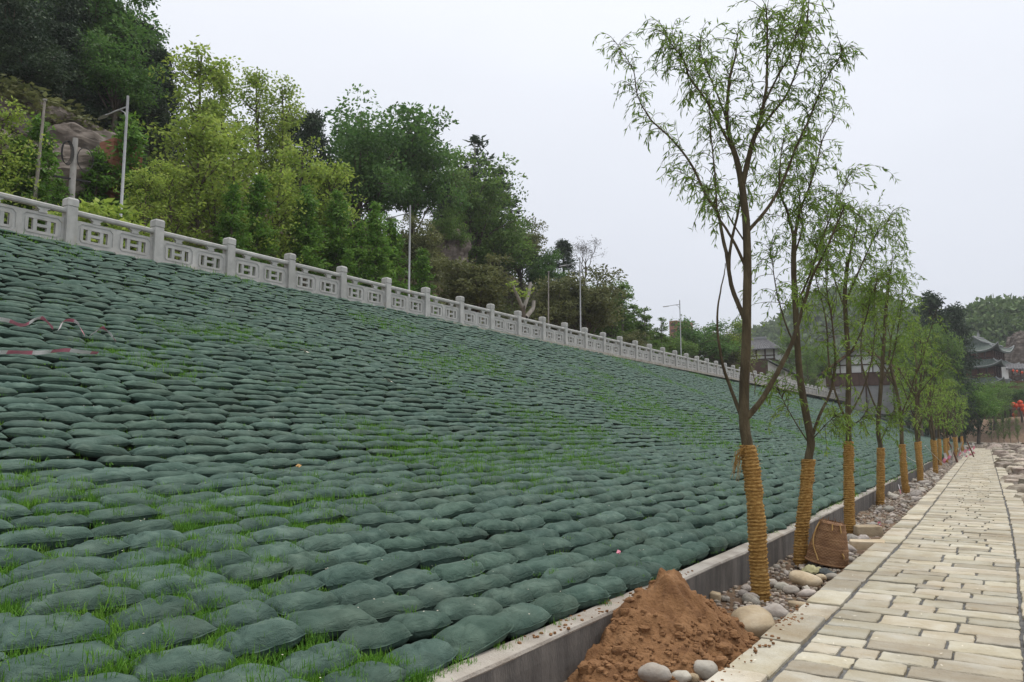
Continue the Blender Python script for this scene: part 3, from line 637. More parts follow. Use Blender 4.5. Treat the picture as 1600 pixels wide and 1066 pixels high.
def tree_proto(kind, seed):
    """unit-scale tree: returns (trunk mesh, crown mesh, natural height)"""
    r = np.random.default_rng(seed); tk = MB(); cr_ = MB()
    if kind in ('broad', 'mid', 'olive', 'far'):
        H = 9.0; R = {'broad': 3.3, 'mid': 2.9, 'olive': 2.6, 'far': 3.4}[kind]
        top = np.array([r.normal(0, .3), r.normal(0, .3), H * .72])
        z = np.linspace(0, 1, 7)[:, None]; T = z * top + np.c_[np.sin(z * 3 + seed) * .25, np.cos(z * 2.6 + seed) * .25 - .25, z * 0]
        tk.tube(T, np.linspace(.24, .09, 7), 8)
        C = []; Rr = []
        nl = 24 if kind != 'far' else 16
        for i in range(nl):
            az = i * 2.4 + r.normal(0, .4); el = r.uniform(-.25, 1.0); st = T[r.integers(2, 6)]
            rad = R * r.uniform(.55, 1.05) * math.cos(el * 1.15); end = np.array([math.cos(az) * rad, math.sin(az) * rad, H * .60 + math.sin(el * 1.4) * H * .36 * r.uniform(.8, 1.05)])
            mid_ = (st + end) / 2 + np.array([0, 0, .3]); tk.tube([st, mid_, end], [.07, .045, .018], 5)
            for f in (.55, .78, 1.0):
                for _ in range(2):
                    C.append(st + (end - st) * f + r.normal(0, .45, 3)); Rr.append(r.uniform(.45, .95) * (.8 + .3 * f))
        n = {'broad': 92, 'mid': 80, 'olive': 82, 'far': 42}[kind]; sz = {'broad': .24, 'mid': .22, 'olive': .26, 'far': .42}[kind]
        clumps_to_leaves(cr_, np.array(C), np.array(Rr), n, sz, sz * .55, r, flat=.62)
    elif kind == 'lime':
        H = 9.0; z = np.linspace(0, 1, 8)[:, None]; T = z * np.array([r.normal(0, .3), r.normal(0, .3), H * .93]) + np.c_[np.sin(z * 4 + seed) * .15, np.cos(z * 3 + seed) * .15 - .15, z * 0]
        tk.tube(T, np.linspace(.13, .02, 8), 7); C = []; Rr = []
        for i in range(34):
            f = r.uniform(.18, .95); st = np.array([np.interp(f, z[:, 0], T[:, a]) for a in range(3)]); az = i * 2.4 + r.normal(0, .5); L = (2.1 * (1 - f) + .7) * r.uniform(.7, 1.2)
            d = nrm(np.array([math.cos(az), math.sin(az), r.uniform(.55, 1.3)])); end = st + d * L; md = st + d * L * .5 - [0, 0, .08]
            tk.tube([st, md, end], [.035, .022, .008], 5)
            for g_ in np.linspace(.3, 1.05, 5): C.append(st + (end - st) * g_ + r.normal(0, .16, 3)); Rr.append(r.uniform(.22, .5))
        clumps_to_leaves(cr_, np.array(C), np.array(Rr), 22, .17, .10, r, droop=.2, flat=.9)
    elif kind == 'feather':
        H = 8.0; tk.tube([(0, 0, 0), (.03, .02, H * .5), (0, 0, H)], [.11, .07, .012], 7); C = []; D = []; t = []
        for i in range(110):
            f = r.uniform(.10, .985); az = i * 2.4; L = (1.25 * (1 - f) ** .75 + .14) * r.uniform(.65, 1.2); st = np.array([0, 0, f * H]); dr = np.array([math.cos(az), math.sin(az), .35])
            end = st + nrm(dr) * L; tk.tube([st, end], [.016, .005], 4)
            m = int(50 * L + 16); q = r.uniform(.12, 1.05, m)[:, None]; C.append(st + (end - st) * q + r.normal(0, .10, (m, 3))); D.append(r.normal(0, .7, (m, 3)) + dr * .4 - [0, 0, .45]); t.append(np.full(m, r.uniform(-.25, .25)) + r.uniform(-.15, .2, m))
        C = np.concatenate(C); cards(cr_, C, np.concatenate(D), .22 * r.uniform(.6, 1.3, len(C)), .085, r, np.concatenate(t))
    elif kind == 'cypress':
        H = 10.0; tk.tube([(0, 0, 0), (.06, .02, H * .5), (0, 0, H * .96)], [.2, .13, .02], 7); C = []; Rr = []
        for i in range(120):
            f = r.uniform(.10, .97); az = i * 2.4; L = (2.1 * (1 - f) ** .6 + .1) * r.uniform(.55, 1.15); st = np.array([0, 0, f * H - .3]); end = st + np.array([math.cos(az) * L, math.sin(az) * L, L * .22])
            tk.tube([st, end], [.03, .008], 4); C += [st + (end - st) * .6, end]; Rr += [r.uniform(.3, .5), r.uniform(.28, .5)]
        clumps_to_leaves(cr_, np.array(C), np.array(Rr), 36, .26, .10, r, droop=.5, flat=.8)
    elif kind == 'spire':                                              # thin open conifer
        H = 8.0; tk.tube([(0, 0, 0), (0, 0, H)], [.10, .012], 6); C = []; D = []
        for i in range(60):
            f = r.uniform(.16, .985); az = i * 2.4; L = (1.3 * (1 - f) ** .8 + .12) * r.uniform(.6, 1.25); st = np.array([0, 0, f * H]); end = st + np.array([math.cos(az) * L, math.sin(az) * L, .15 * L]); tk.tube([st, end], [.02, .006], 4)
            m = int(60 * L + 8); q = r.uniform(.35, 1.05, m)[:, None]; C.append(st + (end - st) * q + r.normal(0, .07, (m, 3))); D.append(r.normal(0, .6, (m, 3)) + [0, 0, .3])
        C = np.concatenate(C); cards(cr_, C, np.concatenate(D), .24, .085, r, r.uniform(-.3, .3, len(C)))
    elif kind == 'bare':
        H = 7.0; tips = []
        def br(p, d, L, w, lv):
            e_ = p + d * L; m = (p + e_) / 2 + r.normal(0, .05 * L, 3); tk.tube([p, m, e_], [w, w * .8, w * .6], 5 if lv < 3 else 3, cap=False)
            if lv >= 5: tips.append(e_); return
            for _ in range(2 if lv else 4):
                br(e_ - d * L * r.uniform(0, .3), nrm(d + r.normal(0, .42, 3) + [0, 0, .12]), L * r.uniform(.62, .82), w * .6, lv + 1)
        br(np.zeros(3), np.array([0, 0, 1.0]), 2.2, .12, 0)
        tips = np.array(tips); C = np.repeat(tips, 16, 0) + r.normal(0, .2, (len(tips) * 16, 3)); cards(cr_, C, r.normal(0, 1, C.shape), .22, .035, r, r.uniform(-.3, .3, len(C)))
    elif kind == 'bush':
        H = 2.0; C = []; Rr = []
        for i in range(46):
            d = nrm(r.normal(0, 1, 3)); d[2] = abs(d[2]); C.append(d * [.85, .85, 1.35] * r.uniform(.45, 1) + [0, 0, .35]); Rr.append(r.uniform(.2, .4)); tk.tube([(0, 0, 0), C[-1]], [.02, .006], 4)
        clumps_to_leaves(cr_, np.array(C), np.array(Rr), 60, .15, .085, r)
    me = tk.mesh('trunk', smooth=True); mc = cr_.mesh('crown', tint=True); me.materials.append(M['trunkpale' if kind in ('spire',) else 'trunk'])
    mc.materials.append(M[{'broad': 'leaf_broad', 'mid': 'leaf_mid', 'olive': 'leaf_olive', 'far': 'leaf_far', 'lime': 'leaf_lime', 'feather': 'leaf_feather', 'cypress': 'leaf_dark', 'spire': 'leaf_mid', 'bare': 'leaf_bare', 'bush': 'leaf_lime'}[kind]])
    return me, mc, H
PROTO = {}
def proto(kind, v):
    if (kind, v) not in PROTO: PROTO[(kind, v)] = tree_proto(kind, 300 + v * 7 + len(kind))
    return PROTO[(kind, v)]
TN = {'broad': 'broadleaf_tree', 'mid': 'broadleaf_tree', 'olive': 'olive_tree', 'lime': 'young_poplar_tree', 'feather': 'redwood_tree', 'cypress': 'evergreen_tree', 'spire': 'slender_conifer_tree', 'bare': 'bare_tree', 'bush': 'shrub', 'far': 'broadleaf_tree'}
rt = np.random.default_rng(99)
def plant(kind, v, base, height, wide=1.0, label=None, group=None, leaf=None, cat='tree'):
    tm, cm, H = proto(kind, v); s = height / H
    o = empty(TN[kind], tuple(base), float(rt.uniform(0, 6.28))); o.scale = (s * wide, s * wide, s)
    obj('trunk', tm, None, o); c = obj('crown', cm, None, o)
    if leaf: c.material_slots[0].link = 'OBJECT'; c.material_slots[0].material = M[leaf]
    tag(o, label, cat, group); return o
def plant_px(kind, v, px, top, X, wide=1.0, label=None, group=None, leaf=None, zbase=None, hmin=1.5):
    p = at_x(px, top, X); zb = float(hillz(X, p[1])) - .15 if zbase is None else zbase
    return plant(kind, v, (X, p[1], zb), max(hmin, p[2] - zb), wide, label, group, leaf)
HG = 'trees on the hillside behind the balustrade'
# dark evergreens crowding the upper left, with their neighbours
dk = [(-25, -60, -40), (25, -70, -41), (70, -40, -42), (112, -30, -40), (150, -12, -42), (192, 8, -41), (228, 30, -40), (250, 75, -39), (15, -10, -36.5), (60, 15, -37), (105, 30, -36.5), (140, 62, -37), (178, 70, -36), (208, 92, -37), (238, 110, -36.5), (262, 122, -37), (50, 60, -35)]
for i, (px, tp, X) in enumerate(dk):
    plant_px('cypress' if i % 4 else 'broad', i % 3, px, tp, X, 1.25, f'dark evergreen, {ordw(sorted(d[0] for d in dk).index(px) + 1)} from the left in the dense upper left stand', HG, None if i % 4 else ('leaf_broad' if i % 8 else 'leaf_dark'))
for i, (px, tp, X, lb) in enumerate([(120, -5, -45, 'green broadleaf crown on the skyline at the upper left corner'), (185, 22, -45, 'rounded broadleaf tree on the skyline right of the upper left corner'), (40, -30, -46, 'tall broadleaf tree rising out of frame at the upper left')]):
    plant_px('mid', i % 2, px, tp, X, 1.1, lb, HG, 'leaf_broad')
# loose yellow-green trees
lm = [(318, 72, -31, 'tallest pale yellow-green tree against the sky, leftmost'), (352, 98, -32, 'pale yellow-green tree just right of the tallest one'), (408, 92, -32, 'pale yellow-green tree with twiggy top against the sky'), (446, 118, -31, 'pale yellow-green tree, rightmost of the sparse skyline group'), (300, 170, -25.5, 'loose lime-green young tree standing just behind the second balustrade post'), (272, 240, -24.5, 'short lime-green sapling right of the nearest street lamp'), (378, 175, -26, 'dense lime-green young tree behind the third balustrade bay'), (470, 215, -26, 'lime-green young tree left of the dark narrow evergreen'), (505, 235, -25.5, 'lime-green young tree beside the big dark broadleaf tree'), (340, 190, -25, 'lime-green young tree between two lime-green neighbours behind the balustrade'), (430, 245, -25, 'lime-green sapling behind the fourth balustrade post'), (10, 150, -25, 'lime-green branches hanging in at the far left edge'), (236, 260, -24, 'lime-green sapling half hidden beside the nearest street lamp')]
for i, (px, tp, X, lb) in enumerate(lm): plant_px('lime', i % 4, px, tp, X, 1.15, lb, HG)
fe = [(64, 185, -25, 'slim feathery green tree at left beside a pale pole'), (28, 215, -25, 'feathery green tree near the left edge above the first panels'), (205, 178, -26, 'feathery green tree behind the nearest street lamp'), (155, 235, -26, 'small feathery green tree right of the utility pole'), (590, 318, -23.5, 'bright green feathery conical tree left of the second street lamp'), (562, 345, -23.5, 'short feathery tree left of the bright green conical one'), (612, 340, -24, 'feathery green tree touching the second street lamp'), (530, 300, -24, 'feathery green tree behind the fifth balustrade bay'), (480, 290, -24, 'feathery green tree behind the fourth balustrade bay'), (405, 275, -24, 'feathery green tree behind the third balustrade bay'), (660, 390, -24, 'low feathery green tree right of the second street lamp'), (365, 285, -23.5, 'feathery green sapling low behind the third balustrade post'), (545, 390, -23, 'little feathery sapling behind the sixth balustrade post'), (95, 280, -23.5, 'little feathery sapling behind the first balustrade post')]
for i, (px, tp, X, lb) in enumerate(fe): plant_px('feather', i % 3, px, tp, X, 1.25, lb, HG)
for args in [('broad', 0, 600, 163, -37, 1.12, 'big rounded dark green broadleaf tree, largest crown on the middle skyline', None),
             ('broad', 1, 560, 205, -35, .95, 'dark green broadleaf crown joined to the left of the biggest tree', None),
             ('broad', 1, 648, 225, -36, .9, 'dark green broadleaf crown joined to the right of the biggest tree', None),
             ('cypress', 1, 488, 165, -36, .9, 'dark narrow evergreen between lime-green trees and the biggest tree', None),
             ('cypress', 2, 455, 175, -38, 1.1, 'dark evergreen behind the lime-green trees', None),
             ('cypress', 0, 330, 150, -38, 1.2, 'dark evergreen hidden behind the tallest yellow-green tree', None),
             ('cypress', 0, 692, 268, -38, .8, 'thin dark evergreen in the gap right of the biggest tree', None),
             ('mid', 0, 742, 252, -37, 1.0, 'mid-green broadleaf tree in front of a grey feathery one', None),
             ('spire', 1, 742, 214, -40, 2.0, 'dark grey-green tall open tree topping the middle skyline', 'leaf_dark'),
             ('spire', 0, 778, 262, -40, 2.2, 'grey-green open tree on the skyline descending to the right', 'leaf_dark'),
             ('mid', 1, 700, 330, -35, .9, 'mid-green tree above the grey rock cliff', None),
             ('mid', 1, 775, 330, -36, 1.1, 'mid-green tree on the slope below the tall grey one', None),
             ('olive', 0, 815, 350, -37, 1.1, 'olive-brown tree on the falling skyline right of centre', None),
             ('broad', 1, 845, 390, -35, .9, 'green tree left of the dark round evergreen', None),
             ('cypress', 1, 880, 372, -38, 1.5, 'dark round evergreen beside the bare grey tree', None),
             ('bare', 0, 912, 352, -39, 1.0, 'bare grey leafless tree on the skyline', None),
             ('olive', 1, 742, 408, -24, 1.5, 'round olive-brown tree just behind the balustrade near centre', None),
             ('olive', 0, 915, 428, -25, 1.35, 'olive-brown bushy tree below the bare grey one', None),
             ('olive', 1, 868, 440, -26, 1.1, 'olive-brown tree left of the bushy one under the bare tree', None),
             ('mid', 0, 945, 445, -30, 1.0, 'green tree on the lower skyline end of the hill', None),
             ('olive', 0, 655, 350, -31, 1.0, 'olive tree beside the upper second street lamp', None),
             ('spire', 0, 972, 442, -26, 2.0, 'pale slender conifer at the right end of the hill', None),
             ('spire', 1, 990, 476, -26, 1.9, 'slender conifer just right of the pale one', None),
             ('spire', 0, 1007, 480, -25, 1.7, 'thin conifer standing against the sky left of the far street lamp', None),
             ('spire', 1, 1033, 496, -25, 1.8, 'thin conifer nearest the far street lamp', None),
             ('mid', 1, 1092, 498, -27, 1.5, 'dark green round tree beside the far brown tower', 'leaf_broad'),
             ('mid', 0, 1060, 528, -25, 1.2, 'green tree below the far brown tower', None),
             ('olive', 1, 1130, 515, -26, 1.3, 'olive tree left of the grey-roofed house', None),
             ('lime', 0, 1150, 492, -24, 1.1, 'light green tree in front of the grey-roofed house', None),
             ('mid', 1, 1020, 535, -25, 1.1, 'low green tree under the thin conifers', None),
             ('olive', 0, 985, 520, -24, 1.2, 'low olive shrub tree behind the balustrade right of the hill', None),
             ('lime', 2, 1165, 545, -23, 1.0, 'light green sapling at the corner of the grey-roofed house', None),
             ('bush', 0, 163, 292, -20.6, 1.3, 'bright yellow-green bush just behind the balustrade beside the nearest lamp', None)]:
    k, v, px, tp, X, w, lb, lf = args
    plant_px(k, v, px, tp, X, w, lb, HG, lf, zbase=5.85 if X > -28 else None)
for i, (px, tp, X, h_, lb) in enumerate([(20, 118, -34, 2.4, 'dry brown shrub above the left rock face near the left edge'), (62, 140, -34, 2.2, 'dry brown shrub on the bank above the mottled pale pole'), (105, 168, -34, 2.2, 'dry brown shrub on the bank above the utility pole'), (140, 200, -33.5, 2.2, 'dry brown shrub on the bank left of the nearest lamp'), (168, 222, -33, 2.2, 'dry brown shrub at the lower end of the left bank'), (45, 200, -31, 2.6, 'olive shrub in front of the left rock face'), (100, 232, -31, 2.2, 'olive shrub right of the left rock face')]):
    p = at_x(px, tp, X); plant('bush', 1 + i % 2, (X, p[1], p[2] - h_), h_, 2.0, lb, HG, 'leaf_olive', 'shrub')
# undergrowth covering the hillside: one mass
r = np.random.default_rng(31); ug = MB()
n = 2300; X = r.uniform(-50, -26, n); Y = r.uniform(4, 150, n); Z = hillz(X, Y)
C = np.stack([X, Y, Z + r.uniform(0, .8, n)], -1); rk = vn(np.c_[X * .16, Y * .16, np.zeros(n)], 5)
sel = inframe(C, 80) & ~((np.abs(Y - 18) < 5) & (X > -33) & (r.random(n) < .3))
C = C[sel]; clumps_to_leaves(ug, C, r.uniform(.6, 1.6, len(C)), 62, .30, .17, r, flat=.75)
tag(obj('undergrowth', ug, M['shrub'], tint=True), 'tangled green and brown undergrowth covering the hillside', 'undergrowth', kind='stuff')

# ================================================================ WILLOWS ALONG THE PATH
rw = np.random.default_rng(12)
def smooth_poly(P, per=5):
    P = np.asarray(P, float)
    if len(P) < 3: return P
    out = []; Q = np.vstack([2 * P[0] - P[1], P, 2 * P[-1] - P[-2]])
    for i in range(1, len(Q) - 2):
        for t in np.linspace(0, 1, per, endpoint=False):
            a, b, c, d = Q[i - 1], Q[i], Q[i + 1], Q[i + 2]
            out.append(.5 * (2 * b + (c - a) * t + (2 * a - 5 * b + 4 * c - d) * t ** 2 + (3 * b - a - 3 * c + d) * t ** 3))
    out.append(P[-1]); return np.array(out)
def twigs(tb, lf, pts, n, r, f0=.2, L=(.3, .8), lsz=.085, lw=.015, gap=.028, up=.14, grav=.15, side=.9, thick=.004):
    m = len(pts)
    for _ in range(n):
        f = r.uniform(f0, 1.0); q = f * (m - 1); i = min(int(q), m - 2); p = pts[i] + (pts[i + 1] - pts[i]) * (q - i); t = nrm(pts[i + 1] - pts[i])
        d = nrm(t * .55 + r.normal(0, side * .6, 3) + [0, 0, up]); ln = r.uniform(*L); k = 7; path = [p]
        for j in range(k):
            d = nrm(d + r.normal(0, .10, 3) - [0, 0, grav * (j + 1) * .55]); path.append(path[-1] + d * ln / k)
        path = np.array(path); tb.tube(path, np.linspace(thick, thick * .35, k + 1), 4, cap=False)
        nl = max(4, int(ln / gap)); ff = r.uniform(.12, 1.02, nl) * k; ii = np.minimum(ff.astype(int), k - 1)
        P = path[ii] + (path[ii + 1] - path[ii]) * (ff - ii)[:, None]; D = nrm(path[ii + 1] - path[ii])
        DD = D * .7 + r.normal(0, .55, (nl, 3)) - [0, 0, .45]
        cards(lf, P, DD, lsz * r.uniform(.6, 1.25, nl), lw * r.uniform(.7, 1.3, nl), r, np.full(nl, r.uniform(-.2, .25)) + r.uniform(-.2, .2, nl), up=.5)
def straw(P, R, r, turns_per_m=28, seg=24):
    """helically wound straw rope round a trunk polyline"""
    P = smooth_poly(P, 6); L = np.r_[0, np.cumsum(np.linalg.norm(np.diff(P, axis=0), axis=1))]; n = int(L[-1] * turns_per_m * 5)
    s = np.linspace(0, L[-1], n); C = np.stack([np.interp(s, L, P[:, a]) for a in range(3)], -1); th = np.linspace(0, 2 * np.pi, seg, endpoint=False)
    coil = np.interp(s, L, np.linspace(1.08, 1.0, len(L)))
    ph = s[:, None] * turns_per_m - th[None, :] / (2 * np.pi) * 1.0
    wid = np.floor(ph); amp = .45 + 1.0 * ((np.sin(wid * 12.9898) * 43758.5453) % 1.0)
    ph = ph + .25 * vn(np.stack(np.broadcast_arrays(np.cos(th)[None] * 1.5, np.sin(th)[None] * 1.5, s[:, None] * 9), -1), 6); rad = R * coil[:, None] + .006 * vn(np.stack(np.broadcast_arrays(np.cos(th)[None], np.sin(th)[None], s[:, None] * 6), -1), 9) + .015 * amp * np.abs(np.sin(ph * np.pi)) ** .7 + .005 * vn(np.stack(np.broadcast_arrays(np.cos(th)[None] * 7, np.sin(th)[None] * 7, s[:, None] * 60), -1), 5)
    V = C[:, None, :] + np.stack([rad * np.cos(th), rad * np.sin(th), np.zeros_like(rad)], -1)
    mb = MB(); i = np.arange(n - 1)[:, None] * seg; j = np.arange(seg)[None, :]; k = (j + 1) % seg
    mb.add(V.reshape(-1, 3), np.stack([i + j, i + k, i + seg + k, i + seg + j], -1).reshape(-1, 4))
    mb.add(np.vstack([V[-1], C[-1:] + [0, 0, .01]]), [(a, (a + 1) % seg, seg) for a in range(seg)])
    # stray straws
    m = int(L[-1] * 110); q = r.integers(0, n, m); az = r.uniform(0, 6.28, m); A = C[q] + np.stack([np.cos(az), np.sin(az), 0 * az], -1) * R * 1.08
    cards(mb, A, np.stack([np.cos(az) * .7 - np.sin(az) * 1.0, np.sin(az) * .7 + np.cos(az), r.uniform(-.8, .8, m)], -1), .07, .004, r, 0)
    return mb
def willow(Y, trunk, wrap_n, wrapR, r0, limbs, label, leafscale=1.0, leaf_n=1.0, seg=24, tpm=28):
    """trunk and limbs traced as (px, py, dY) points at distance Y; wrap_n = trunk points covered by straw"""
    W3 = lambda q: np.array([at_y(a[0], a[1], Y + (a[2] if len(a) > 2 else 0)) for a in q])
    T = W3(trunk); base = T[0]; o = empty('willow_tree', tuple(base)); tag(o, label, 'willow', 'young willows planted in a row beside the path')
    T = T - base; sm = smooth_poly(T, 5); tb = MB(); tb.tube(sm, np.linspace(r0, r0 * .52, len(sm)), 12, jit=.02, rng=rw)
    obj('trunk', tb, M['bark'], o, smooth=True)
    lf = MB(); tw = MB()
    for (pts, ra, rb, n, kw) in limbs:
        Q = smooth_poly(W3(pts) - base, 5); Q = Q + np.cumsum(rw.normal(0, .004, Q.shape), 0) * np.linspace(0, 1, len(Q))[:, None]
        lb = MB(); lb.tube(Q, np.linspace(ra, rb, len(Q)), 8, jit=.03, rng=rw); obj('branch', lb, M['bark'], o, smooth=True)
        if n: twigs(tw, lf, Q, int(n * leaf_n), rw, lsz=.085 * leafscale, lw=.015 * leafscale, **kw)
    if tw.n: tag(obj('twigs', tw, M['bark'], o), kind='stuff')
    if lf.n: tag(obj('leaves', lf, M['wleaf'], o, tint=True), kind='stuff')
    S = straw(T[:wrap_n], wrapR, rw, tpm, seg); obj('straw_wrap', S, M['straw'], o, smooth=True)
    return o
K = dict
t1 = willow(8.34, [(1189, 938), (1185, 870), (1181, 800), (1174, 735), (1168, 696), (1163, 660), (1163, 600, .02), (1166, 540), (1167, 480), (1168, 420), (1166, 350), (1162, 312), (1159, 285)], 5, .076, .070, [
    ([(1159, 288), (1151, 250), (1145, 232), (1136, 195), (1136, 150), (1140, 110), (1147, 80), (1150, 45)], .036, .006, 30, K(f0=.2, L=(.2, .5))),
    ([(1160, 288), (1168, 255), (1176, 222), (1184, 195), (1190, 170), (1196, 130), (1196, 80), (1195, 30), (1194, 8)], .034, .005, 32, K(f0=.25, L=(.2, .48))),
    ([(1158, 650), (1143, 610), (1130, 570, -.1), (1122, 520, -.15), (1122, 480, -.2), (1128, 440, -.2), (1132, 408, -.2)], .022, .004, 0, {}),
    ([(1168, 652), (1190, 625, .05), (1210, 590, .1), (1228, 555, .15), (1243, 520, .2), (1255, 480, .3), (1268, 435, .3), (1290, 385, .3), (1305, 350, .35), (1317, 328, .4)], .034, .006, 26, K(f0=.5, L=(.2, .5))),
    ([(1164, 500), (1153, 474), (1144, 450), (1139, 424), (1135, 400), (1128, 370, .05), (1121, 334, .1), (1108, 315, .1), (1090, 280, .2), (1072, 245, .2), (1042, 210, .25), (1016, 185, .3), (995, 147, .3), (988, 110, .3), (969, 75, .3), (955, 58, .3)], .027, .003, 40, K(f0=.45, L=(.18, .42))),
    ([(1139, 424), (1140, 400), (1146, 365, .1), (1155, 330, .15), (1161, 300, .2), (1168, 260, .3), (1178, 225, .35), (1200, 170, .4)], .020, .005, 14, K(f0=.4, L=(.18, .42))),
    ([(1166, 420), (1150, 385, -.1), (1135, 360, -.2), (1121, 335, -.2), (1116, 280, -.3), (1110, 225, -.3), (1105, 180, -.35), (1098, 140, -.35)], .018, .004, 26, K(f0=.3, L=(.18, .42))),
    ([(1146, 238), (1122, 190, -.1), (1100, 150, -.2), (1080, 125, -.2), (1070, 100, -.25), (1050, 72, -.25), (1036, 50, -.3)], .016, .004, 42, K(f0=.3, L=(.2, .48))),
    ([(1170, 360), (1200, 325, .1), (1223, 285, .2), (1245, 232, .2), (1265, 190, .25), (1284, 140, .3), (1305, 100, .3), (1318, 82, .3)], .020, .004, 36, K(f0=.35, L=(.18, .42))),
    ([(1180, 212), (1205, 180, .1), (1228, 150, .15), (1245, 110, .2), (1258, 60, .2), (1262, 20, .2), (1260, -8, .2)], .016, .003, 34, K(f0=.25, L=(.18, .42))),
    ([(1192, 165), (1215, 120, -.15), (1235, 85, -.2), (1246, 45, -.25)], .013, .003, 20, K(f0=.3, L=(.18, .4))),
    ([(1137, 190), (1118, 140, .2), (1100, 95, .3), (1092, 60, .3)], .012, .003, 24, K(f0=.3, L=(.2, .45))),
    ([(1165, 380), (1140, 340, .3), (1120, 300, .4), (1100, 290, .5), (1060, 265, .5)], .010, .003, 18, K(f0=.4, L=(.18, .4))),
    ([(1168, 560), (1178, 590, -.15), (1180, 615, -.15)], .006, .003, 0, {}),
    ([(1196, 100), (1215, 60, .2), (1225, 25, .3)], .010, .003, 14, K(f0=.2, L=(.18, .4))),
], 'tallest willow, nearest the camera, its trunk wrapped in straw rope beside the soil mound', 1.05, 2.15)
# loose tuft of straw hanging from the top of the wrap, and a torn strip of bark above it
tb = MB(); pt = at_y(1166, 698, 8.26) - np.array(t1.location)
for i in range(26):
    a = pt + rw.normal(0, .012, 3); e_ = at_y(1148 + rw.normal(0, 4), rw.uniform(725, 752), 8.2) - np.array(t1.location); tb.tube([a, (a + e_) / 2 + [-.03, 0, .05] + rw.normal(0, .012, 3), e_ + rw.normal(0, .015, 3)], [.003, .003, .0015], 4)
obj('straw_tuft', tb, M['straw'], t1)
willow(10.63, [(1250, 884), (1253, 830), (1259, 775), (1263, 718), (1267, 690), (1258, 640), (1250, 590), (1246, 540), (1243, 480), (1240, 420), (1241, 370)], 4, .070, .062, [
    ([(1241, 372), (1230, 330), (1218, 300, -.1), (1218, 250, -.1), (1222, 212, -.1)], .022, .004, 26, K(f0=.1)),
    ([(1241, 372), (1250, 330), (1262, 300), (1275, 260), (1285, 220), (1302, 192)], .022, .004, 30, K(f0=.15)),
    ([(1266, 692), (1280, 650, .1), (1298, 610, .2), (1305, 560, .2), (1300, 500, .2), (1290, 440, .3), (1295, 390, .3)], .022, .005, 26, K(f0=.3)),
    ([(1262, 690), (1240, 655, -.2), (1222, 620, -.3), (1210, 588, -.3)], .009, .003, 18, K(f0=.3, L=(.2, .5))),
    ([(1247, 550), (1225, 500, .1), (1210, 440, .2), (1200, 380, .2)], .014, .004, 20, K(f0=.3)),
    ([(1243, 480), (1265, 430, -.1), (1285, 370, -.2), (1310, 310, -.2), (1325, 270, -.2)], .016, .004, 30, K(f0=.3)),
    ([(1241, 400), (1255, 350, .2), (1250, 290, .3), (1248, 240, .3)], .014, .004, 20, K(f0=.3)),
    ([(1266, 690), (1290, 665, -.1), (1310, 650, -.2)], .008, .003, 10, K(f0=.4, L=(.2, .4))),
], 'second willow from the camera, straw-wrapped, standing just left of the basket', 1.08, 1.9)
willow(14.22, [(1328, 836), (1327, 790), (1326, 740), (1326, 690), (1325, 640), (1326, 580), (1323, 520), (1320, 460), (1325, 405)], 4, .070, .060, [
    ([(1325, 410), (1335, 370), (1348, 338)], .022, .005, 22, K(f0=.1)),
    ([(1326, 665), (1308, 622), (1296, 570), (1291, 500), (1275, 430), (1268, 395)], .022, .005, 26, K(f0=.6)),
    ([(1326, 650), (1348, 610, .2), (1362, 560, .3), (1368, 500, .3)], .018, .005, 10, K(f0=.7)),
    ([(1322, 490), (1302, 430, .2), (1287, 380, .3), (1280, 345, .3)], .016, .004, 26, K(f0=.25)),
    ([(1322, 470), (1346, 415, -.2), (1368, 370, -.2), (1388, 345, -.2)], .018, .004, 32, K(f0=.25)),
    ([(1324, 560), (1345, 520, -.3), (1360, 470, -.4), (1372, 430, -.4)], .016, .004, 26, K(f0=.5)),
    ([(1326, 670), (1345, 655, -.2), (1355, 640, -.2)], .008, .003, 14, K(f0=.2, L=(.2, .45))),
    ([(1326, 680), (1312, 660, -.2), (1300, 645, -.2)], .008, .003, 14, K(f0=.2, L=(.2, .45))),
], 'third willow from the camera, standing behind the basket and squared block', 1.15, 1.8)
willow(20.3, [(1375, 790), (1376, 760), (1376, 730), (1376, 700), (1372, 668), (1376, 610), (1380, 550), (1384, 490), (1388, 440)], 4, .076, .066, [
    ([(1388, 445), (1392, 420), (1396, 400)], .02, .005, 20, K(f0=0)),
    ([(1374, 650), (1356, 605), (1346, 555), (1350, 490), (1345, 440)], .022, .005, 18, K(f0=.6)),
    ([(1377, 600), (1394, 560, .3), (1405, 500, .3), (1411, 445, .3)], .02, .005, 34, K(f0=.25)),
    ([(1381, 540), (1365, 490, .4), (1360, 430, .4)], .016, .005, 28, K(f0=.2)),
    ([(1376, 690), (1390, 660, -.4), (1398, 640, -.4)], .012, .004, 18, K(f0=.2)),
], 'fourth willow from the camera along the path', 1.4, 2.0, 16, 26)
